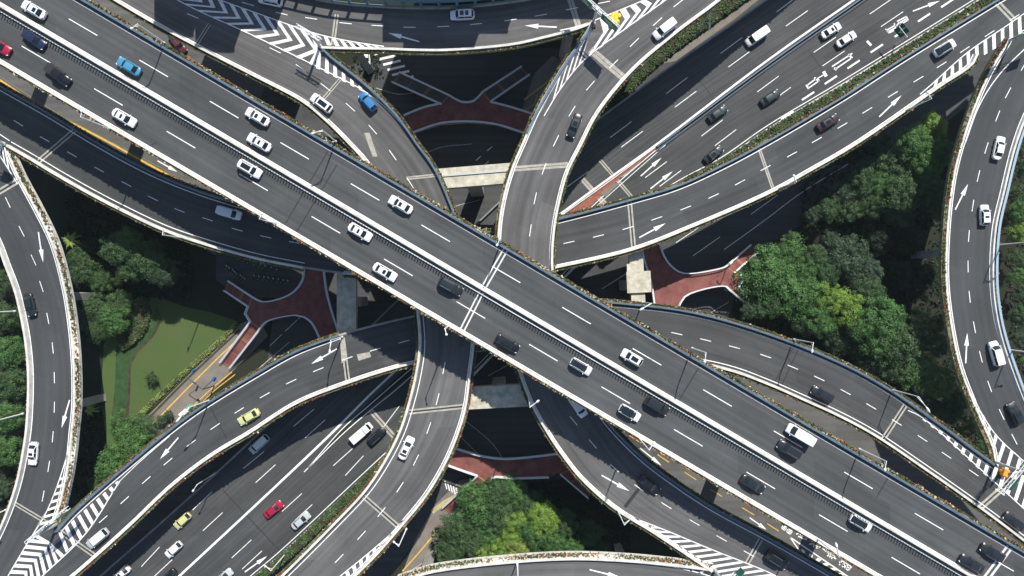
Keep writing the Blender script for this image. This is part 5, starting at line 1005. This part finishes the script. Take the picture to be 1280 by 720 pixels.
def car(typ, body, roofc='same', sunroof=None, rails=False):
    L, Wd, H, hz, (wb, wt, rt, rb), rw = SPEC[typ]; root = bpy.data.objects.new('car', None); sc.collection.objects.link(root); bm_ = PC[body]; hw = Wd/2
    # lower body lofted along x with rounded plan and bonnet/boot crown
    mb = MB(); sta = []
    N = 22
    for i in range(N+1):
        t = i/N; x = -L/2+L*t; e = abs(x)/(L/2)
        plan = hw*(1-.16*max(0, (e-.72)/.28)**1.6) if e < .985 else hw*.72
        if i in (0, N): plan = hw*.70
        zt = hz
        if x > wb-.1: zt = hz-(hz-.66)*((x-wb+.1)/(L/2-wb+.1))**1.7*.75
        if x < rb+.05: zt = hz-(.10 if typ in ('sedan',) else .14)*((rb+.05-x)/(L/2+rb+.05+.01))**1.5
        zb = .24+(.12*max(0, (e-.85)/.15))
        sta.append((x, plan, zb, zt))
    rings = []
    for (x, w, zb, zt) in sta:
        pr = [(-w*.94, zb), (-w, zb+.14), (-w, (zb+zt)/2+.05), (-w*.97, zt-.13), (-w*.88, zt-.03), (-w*.5, zt+.02), (0, zt+.035), (w*.5, zt+.02), (w*.88, zt-.03), (w*.97, zt-.13), (w, (zb+zt)/2+.05), (w, zb+.14), (w*.94, zb)]
        b = len(mb.v); mb.v += [(x, y, z) for y, z in pr]; rings.append(b)
    m = 13
    for a, b in zip(rings, rings[1:]):
        for k in range(m):
            j = (k+1) % m; mb.f.append((a+k, b+k, b+j, a+j)); mb.uv.append([(0, 0)]*4); mb.mi.append(0)
    for r in (rings[0], rings[-1]): mb.f.append(tuple(range(r, r+m))); mb.uv.append([(0, 0)]*m); mb.mi.append(0)
    o = mb.build('body', bm_, root, smooth=True)
    es = o.modifiers.new('edge', 'EDGE_SPLIT'); es.split_angle = R_(50)
    # greenhouse
    bw = hw*.90; tw = hw*rw; zb = hz-.02; zt = H-.06
    def P(x, y, z): return Vector((x, y, z))
    crv = .10
    ws = [P(wb+.0, -bw*.86, zb), P(wb+crv, 0, zb+.03), P(wb, bw*.86, zb), P(wt, tw*.92, zt), P(wt+crv*.6, 0, zt+.03), P(wt, -tw*.92, zt)]
    mb = MB(); mb.face([ws[0], ws[1], ws[4], ws[5]]); mb.face([ws[1], ws[2], ws[3], ws[4]]); mb.build('windscreen', GLASS, root)
    rs = [P(rb, -bw*.86, zb), P(rb-crv*.6, 0, zb+.02), P(rb, bw*.86, zb), P(rt, tw*.92, zt), P(rt-crv*.4, 0, zt+.03), P(rt, -tw*.92, zt)]
    mb = MB(); mb.face([rs[0], rs[5], rs[4], rs[1]]); mb.face([rs[1], rs[4], rs[3], rs[2]]); mb.build('rear_window', GLASS, root)
    for s in (-1, 1):
        mb = MB(); mid = (wt+rt)/2
        q = [P(wb-.12, s*bw*.95, zb), P(rb+.10, s*bw*.95, zb), P(rt+.04, s*tw, zt-.02), P(wt-.06, s*tw, zt-.02)]
        mb.face(q); mb.build('side_window', GLASS if typ != 'van' or True else bm_, root)
        for (xa, xb) in ((wb, wt), (rb, rt)):
            pb = MB(); pb.bar(P(xa, s*bw*.90, zb), P(xb, s*tw*.96, zt+.01), .10, .07); pb.build('pillar', bm_, root)
        pb = MB(); pb.bar(P(mid+.1, s*bw*.965, zb), P(mid+.05, s*tw*1.005, zt), .07, .05); pb.build('pillar', bm_, root)
    # roof panel
    mb = MB(); nx, ny = 8, 6; g = []
    for i in range(nx+1):
        x = rt-.05+(wt-rt+.12)*i/nx; row = []
        for j in range(ny+1):
            v = -1+2*j/ny; e = abs(-1+2*i/nx); y = tw*1.03*v*(1-.05*e**4); row.append(len(mb.v)); mb.v.append((x+crv*.5*(1-v*v)*(1 if i == nx else (-.5 if i == 0 else 0)), y, zt+.065*(1-.6*v*v)*(1-.35*e*e)))
        g.append(row)
    for i in range(nx):
        for j in range(ny): mb.f.append((g[i][j], g[i+1][j], g[i+1][j+1], g[i][j+1])); mb.uv.append([(0, 0)]*4); mb.mi.append(0)
    rc_ = bm_ if roofc == 'same' else (GLASS if roofc == 'glass' else PC[roofc]); rf_ = mb.build('roof', rc_, root, smooth=True)
    cx = (wt+rt)/2
    if sunroof:
        x0, x1 = {'front': (cx+.05, wt-.15), 'full': (rt+.35, wt-.18), 'small': (cx-.1, cx+.3), 'rear': (rt+.15, cx+.05), 'two': (cx+.25, wt-.18)}[sunroof]
        mb = MB(); mb.box(Matrix.Translation(((x0+x1)/2, 0, zt+.07)), x1-x0, tw*1.25, .03)
        if sunroof == 'two': mb.box(Matrix.Translation((cx-.35, 0, zt+.07)), .65, tw*1.25, .03)
        mb.build('sunroof', GLASS, rf_)
    if rails:
        for s in (-1, 1):
            mb = MB(); mb.bar((rt+.1, s*tw*.93, zt+.1), (wt-.1, s*tw*.93, zt+.1), .05); mb.build('roof_rail', RIM if roofc != 'glass' else PC['white'], rf_)
    # wheels, lights, mirrors
    for sx in (L*.30, -L*.29):
        for s in (-1, 1):
            mb = MB(); mb.tube([(sx, s*(hw-.24), .33), (sx, s*(hw+.0), .33)], .33, 16); w = mb.build('wheel', TYRE, root)
            mb = MB(); mb.tube([(sx, s*(hw-.1), .33), (sx, s*(hw+.012), .33)], .2, 12); mb.build('rim', RIM, w)
    for s in (-1, 1):
        mb = MB(); mb.box(Matrix.Translation((L/2-.20, s*hw*.70, .66)) @ Matrix.Rotation(-s*.45, 4, 'Z'), .30, .34, .14); mb.build('headlight', HL, root)
        mb = MB(); mb.box(Matrix.Translation((-L/2+.10, s*hw*.72, .80)), .14, .34, .16); mb.build('tail_light', TL, root)
        mb = MB(); mb.box(Matrix.Translation((wb-.18, s*(hw+.09), hz+.05)), .13, .20, .13); mb.build('wing_mirror', bm_, root)
    mb = MB(); mb.box(Matrix.Translation((L/2-.035, 0, .5)), .05, hw*1.1, .2); mb.build('grille', TRIM, root)
    if typ == 'pickup':
        mb = MB(); mb.box(Matrix.Translation(((rb-L/2)/2-.02, 0, hz-.0)), (-L/2-rb)*-1-.25, hw*1.6, .1); mb.build('cargo_bed', BED, root)
    if typ == 'truck':
        x0, x1 = -L/2, .75
        mb = MB(); mb.box(Matrix.Translation(((x0+x1)/2, 0, 1.28)), x1-x0, Wd*.98, .85); mb.build('cargo_box', bm_, root)
        mb = MB(); mb.box(Matrix.Translation(((x0+x1)/2, 0, 1.72)), x1-x0-.2, Wd*.86, .06); mb.build('cargo_cover', PC['white'], root)
    return root
CACHE = {}
def kids(o): return [c for c in bpy.data.objects if c.parent is o]
def place_car(x, y, lv, dx, dy, typ, body, roofc, sunroof, rails, label, cat='car', name=None, s=1.06, group='cars on the elevated roads'):
    key = (typ, body, roofc, sunroof, rails)
    if key not in CACHE: CACHE[key] = r = car(*key); KID[r] = [(c, kids(c)) for c in kids(r)]
    else:
        src = CACHE[key]; r = src.copy(); sc.collection.objects.link(r)
        for c, gs in KID[src]:
            c2 = c.copy(); sc.collection.objects.link(c2); c2.parent = r
            for g in gs: g2 = g.copy(); sc.collection.objects.link(g2); g2.parent = c2
    z = lv(x, y); p = U(x, y, z+.8); r.name = name or {'van': 'van', 'mpv': 'minivan', 'pickup': 'pickup_truck', 'truck': 'small_truck', 'suv': 'suv'}.get(typ, 'car')
    r.location = (p.x, p.y, z+.01); r.rotation_euler = (0, 0, math.atan2(-dy, dx)); r.scale = (s, s, s); r['label'] = label; r['category'] = cat; r['group'] = group
KID = {}
SE, NW_ = (.863, .506), (-.863, -.506)
CARS = [
 (-2, 57, MAIN, *SE, 'sedan', 'red', 'same', None, False, 'red car clipped by the left edge on the main highway'),
 (42, 49, MAIN, .83, .56, 'sedan', 'navy', 'same', None, False, 'deep blue car at the top left of the main highway'),
 (72, 93, MAIN, .80, .60, 'pickup', 'black', 'same', None, False, 'black pickup truck behind the red car at the top left', 'pickup truck'),
 (155, 147, MAIN, *SE, 'sedan', 'white', 'same', 'small', False, 'white sedan beside the lower edge of the main highway at the left'),
 (312, 211, MAIN, *SE, 'suv', 'white', 'same', 'full', True, 'white car with a long dark glass roof beside the median at the left'),
 (450, 290, MAIN, *SE, 'sedan', 'white', 'same', 'small', False, 'white sedan with a small square sunroof hugging the median'),
 (481, 340, MAIN, *SE, 'sedan', 'white', 'same', 'front', False, 'white sedan with a square sunroof beside the lower parapet'),
 (563, 358, MAIN, .88, .47, 'suv', 'dark', 'same', None, True, 'dark grey car just left of the steel joint on the main highway'),
 (634, 429, MAIN, *SE, 'sedan', 'black', 'same', 'full', False, 'black car just right of the steel joint beside the lower parapet'),
 (726, 458, MAIN, *SE, 'hatch', 'white', 'glass', None, True, 'white car with a black roof in the middle of the lower carriageway'),
 (787, 516, MAIN, *SE, 'hatch', 'white', 'glass', None, False, 'white car with a black roof beside the lower parapet'),
 (821, 507, MAIN, *SE, 'suv', 'dark', 'same', None, False, 'dark sport utility car beside the median next to the white black roofed car'),
 (941, 605, MAIN, *SE, 'sedan', 'dark', 'same', None, False, 'dark car alone in the lower lane of the main highway'),
 (1076, 654, MAIN, *SE, 'hatch', 'white', 'glass', None, True, 'white car with a black railed roof hugging the median at the lower right'),
 (1215, 705, MAIN, *NW_, 'sedan', 'dark', 'same', None, False, 'dark car at the bottom right in the lane next to the median'),
 (1241, 691, MAIN, *NW_, 'sedan', 'dark', 'same', None, False, 'dark car at the bottom right in the outer lane'),
 (42, 12, MAIN, *NW_, 'sedan', 'white', 'same', 'rear', False, 'white sedan near the top left corner'),
 (161, 83, MAIN, *NW_, 'sedan', 'cyan', 'same', None, False, 'light blue taxi beside the median on the main highway'),
 (322, 146, MAIN, *NW_, 'sedan', 'white', 'same', 'front', False, 'white sedan in the outer lane above another white sedan'),
 (324, 178, MAIN, *NW_, 'sedan', 'white', 'same', 'small', False, 'white sedan in the inner lane below another white sedan'),
 (501, 256, MAIN, *NW_, 'sedan', 'white', 'same', 'front', False, 'white sedan alone in the upper carriageway near the centre'),
 (790, 447, MAIN, *NW_, 'hatch', 'white', 'same', 'full', False, 'white car with a square glass roof beside the median right of the centre'),
 (1000, 543, MAIN, *NW_, 'van', 'white', 'same', None, False, 'white van in the outer lane of the main highway', 'van'),
 (987, 562, MAIN, *NW_, 'suv', 'dark', 'same', None, True, 'dark sport utility car beside the white van'),
 (286, 266, LOW, .96, .28, 'mpv', 'white', 'same', None, False, 'white car in the shade on the left flyover', 'car', 'car'),
 (1035, 153, LOW, .86, -.5, 'sedan', 'maroon', 'same', 'full', False, 'near black maroon car on the top right flyover'),
 (1181, 60, LOW, .85, -.52, 'suv', 'white', 'glass', 'full', True, 'white car with a large black glass roof at the top right'),
 (311, 521, LOW, -.86, .50, 'sedan', 'yellow', 'same', None, False, 'pale yellow taxi on the curved lower left flyover'),
 (122, 673, LOW, -.77, .64, 'mpv', 'silver', 'white', None, False, 'grey minivan with a white roof near the bottom left gore', 'minivan'),
 (1028, 493, LOW, -.88, -.47, 'suv', 'dark', 'same', None, False, 'dark car on the right flyover beside the trees'),
 (1268, 652, LOW, -.80, -.60, 'sedan', 'dark', 'same', None, False, 'dark car at the right edge beyond the chevrons'),
 (831, 36, UP, -.78, .62, 'mpv', 'white', 'same', None, False, 'white minivan on the flyover at the top', 'minivan'),
 (718, 157, UP, -.36, .93, 'sedan', 'dark', 'same', 'full', False, 'dark car on the flyover above the centre'),
 (812, 606, UP, .78, .62, 'sedan', 'black', 'same', None, False, 'black car half in shade on the flyover below the centre'),
 (971, 700, UP, .84, .54, 'suv', 'black', 'same', None, True, 'black car by the expansion joint at the bottom'),
 (722, 507, UP, .56, .83, 'mpv', 'white', 'same', None, False, 'white car half hidden under the lower parapet of the main highway', 'car', 'car'),
 (402, 129, UP, -.80, -.60, 'suv', 'white', 'same', 'full', False, 'white car with a black sunroof on the flyover at the top left'),
 (460, 127, UP, -.66, -.75, 'hatch', 'blue', 'same', None, False, 'bright blue car on the flyover at the top left'),
 (508, 560, UP, .42, -.90, 'sedan', 'white', 'same', 'rear', False, 'white car with a square sunroof on the flyover at the bottom left'),
 (338, 0, UP, -.98, -.2, 'suv', 'white', 'same', None, True, 'white car clipped by the top edge'),
 (578, 18.5, UP, -1, .04, 'suv', 'white', 'same', 'two', False, 'white car with two square sunroofs in the shade at the top'),
 (37, 381, LOW, .22, .97, 'sedan', 'dark', 'same', None, False, 'dark car on the left ramp'),
 (41, 567, LOW, -.08, 1, 'sedan', 'white', 'same', 'front', False, 'white sedan on the left ramp'),
 (1249, 185, LOW, .22, -.97, 'sedan', 'white', 'same', None, False, 'white sedan on the right ramp, the upper one'),
 (1231, 269, LOW, -.02, -1, 'hatch', 'white', 'same', 'small', False, 'white car on the right ramp, the lower one near the arrow'),
 (1245, 442, LOW, -.26, -.96, 'mpv', 'white', 'same', None, False, 'white car beside the blue rail of the right ramp', 'car', 'car'),
 (1269, 517, LOW, -.42, -.9, 'suv', 'dark', 'same', 'front', False, 'dark car with a pale roof patch at the bottom of the right ramp'),
 (946, 46, ROADR, -.82, .57, 'van', 'white', 'same', None, False, 'white van on the wide road at the top', 'van'),
 (1039, 38, ROADR, .84, -.54, 'sedan', 'white', 'same', 'front', False, 'white sedan with sunroof, left one of two side by side on the wide road'),
 (1058, 49, ROADR, .84, -.54, 'sedan', 'white', 'same', None, False, 'plain white sedan, the right one of two side by side on the wide road'),
 (963, 122, ROADR, .84, -.54, 'sedan', 'teal', 'same', None, False, 'dark green car behind the two white sedans on the wide road'),
 (897, 142, ROADR, .82, -.57, 'sedan', 'teal', 'same', None, False, 'dark green car beside the median of the wide road'),
 (892, 193, ROADR, .78, -.62, 'sedan', 'dark', 'same', 'full', False, 'dark car beside the hedge of the wide road'),
 (324, 555, ROADR, -.74, .67, 'mpv', 'silver', 'white', None, True, 'white car at the shade edge on the lower part of the wide road', 'car', 'car'),
 (228, 651, ROADR, -.74, .67, 'hatch', 'yellow', 'same', None, False, 'yellow taxi on the wide road at the bottom left'),
 (217, 687, ROADR, -.74, .67, 'hatch', 'white', 'same', None, False, 'white car beside the yellow taxi on the wide road'),
 (151, 718, ROADR, -.74, .67, 'sedan', 'white', 'same', 'front', False, 'white car clipped by the bottom edge at the left'),
 (209, 722, ROADR, -.74, .67, 'suv', 'black', 'same', None, True, 'black car clipped by the bottom edge beside a white one'),
 (342, 637, ROADR, .78, -.62, 'sedan', 'red', 'same', None, False, 'red sedan with dark windows on the wide road'),
 (376, 651, ROADR, .76, -.65, 'sedan', 'silver', 'same', None, False, 'silver grey car behind and beside the red sedan'),
 (279, 722, ROADR, .76, -.65, 'sedan', 'silver', 'same', None, False, 'silver car clipped by the bottom edge below the red sedan'),
 (452, 541, ROADR, .76, -.65, 'truck', 'white', 'same', None, False, 'small white truck beside the black car on the wide road', 'truck'),
 (471, 545, ROADR, .74, -.67, 'suv', 'black', 'same', None, True, 'black car beside the small white truck'),
 (222, 54, GND, .62, .78, 'pickup', 'wine', 'same', None, False, 'maroon pickup truck in the gap between main highway and the top left flyover', 'pickup truck'),
 (457, 69, GND, .1, .99, 'mpv', 'white', 'same', None, False, 'white car glimpsed below in the notch between the top roads', 'car', 'car'),
]
for c in CARS: place_car(*c)
# parked scooters in the dark parking area left of the footbridge
def scooter():
    root = bpy.data.objects.new('parked_scooter', None); sc.collection.objects.link(root)
    mb = MB(); mb.tube([(-.6, 0, .6), (-.2, 0, .72), (.1, 0, .68)], [.12, .17, .1], 8); mb.bar((.1, 0, .35), (.5, 0, .35), .3, .1); mb.bar((.5, 0, .3), (.62, 0, .95), .28, .1); mb.build('body', PC['silver'], root)
    mb = MB(); mb.bar((.6, -.32, 1.0), (.6, .32, 1.0), .05); mb.build('handlebar', TRIM, root)
    for x in (-.55, .72): mb = MB(); mb.tube([(x, -.05, .25), (x, .05, .25)], .25, 14); mb.build('wheel', TYRE, root)
    mb = MB(); mb.box(Matrix.Translation((-.15, 0, .84)), .6, .26, .08); mb.build('seat', TRIM, root); return root
s0 = scooter(); sk = kids(s0); rng = random.Random(9); first = True
for row, (x0, y0, x1, y1) in enumerate(((300, 322, 345, 338), (318, 346, 360, 352), (284, 334, 306, 350))):
    for i in range(8):
        t = i/7; p = U(x0+(x1-x0)*t+rng.uniform(-1, 1), y0+(y1-y0)*t, GZ)
        if first: r = s0; first = False
        else:
            r = s0.copy(); sc.collection.objects.link(r)
            for c in sk: c2 = c.copy(); sc.collection.objects.link(c2); c2.parent = r
        r.location = (p.x, p.y, GZ+.05); r.rotation_euler = (0, 0, 1.1+rng.uniform(-.2, .2)); tag(r, 'parked scooter in the shaded parking area left of the footbridge', 'scooter', 'scooters parked left of the footbridge')
# ================================================================== thin mist volume added around the interchange to lift the dark tones
mb = MB(); mb.box(Matrix.Translation((0, 0, (-9+161)/2)), 3020, 3020, 170)
hz_m = bpy.data.materials.new('haze'); hz_m.use_nodes = True; nt = hz_m.node_tree; nt.nodes.clear()
ov = nt.nodes.new('ShaderNodeOutputMaterial'); pv = nt.nodes.new('ShaderNodeVolumePrincipled')
pv.inputs['Color'].default_value = (.80, .95, 1, 1); pv.inputs['Density'].default_value = .00008; pv.inputs['Anisotropy'].default_value = .2
nt.links.new(pv.outputs[0], ov.inputs['Volume'])
tag(mb.build('haze', hz_m, None), kind='stuff')
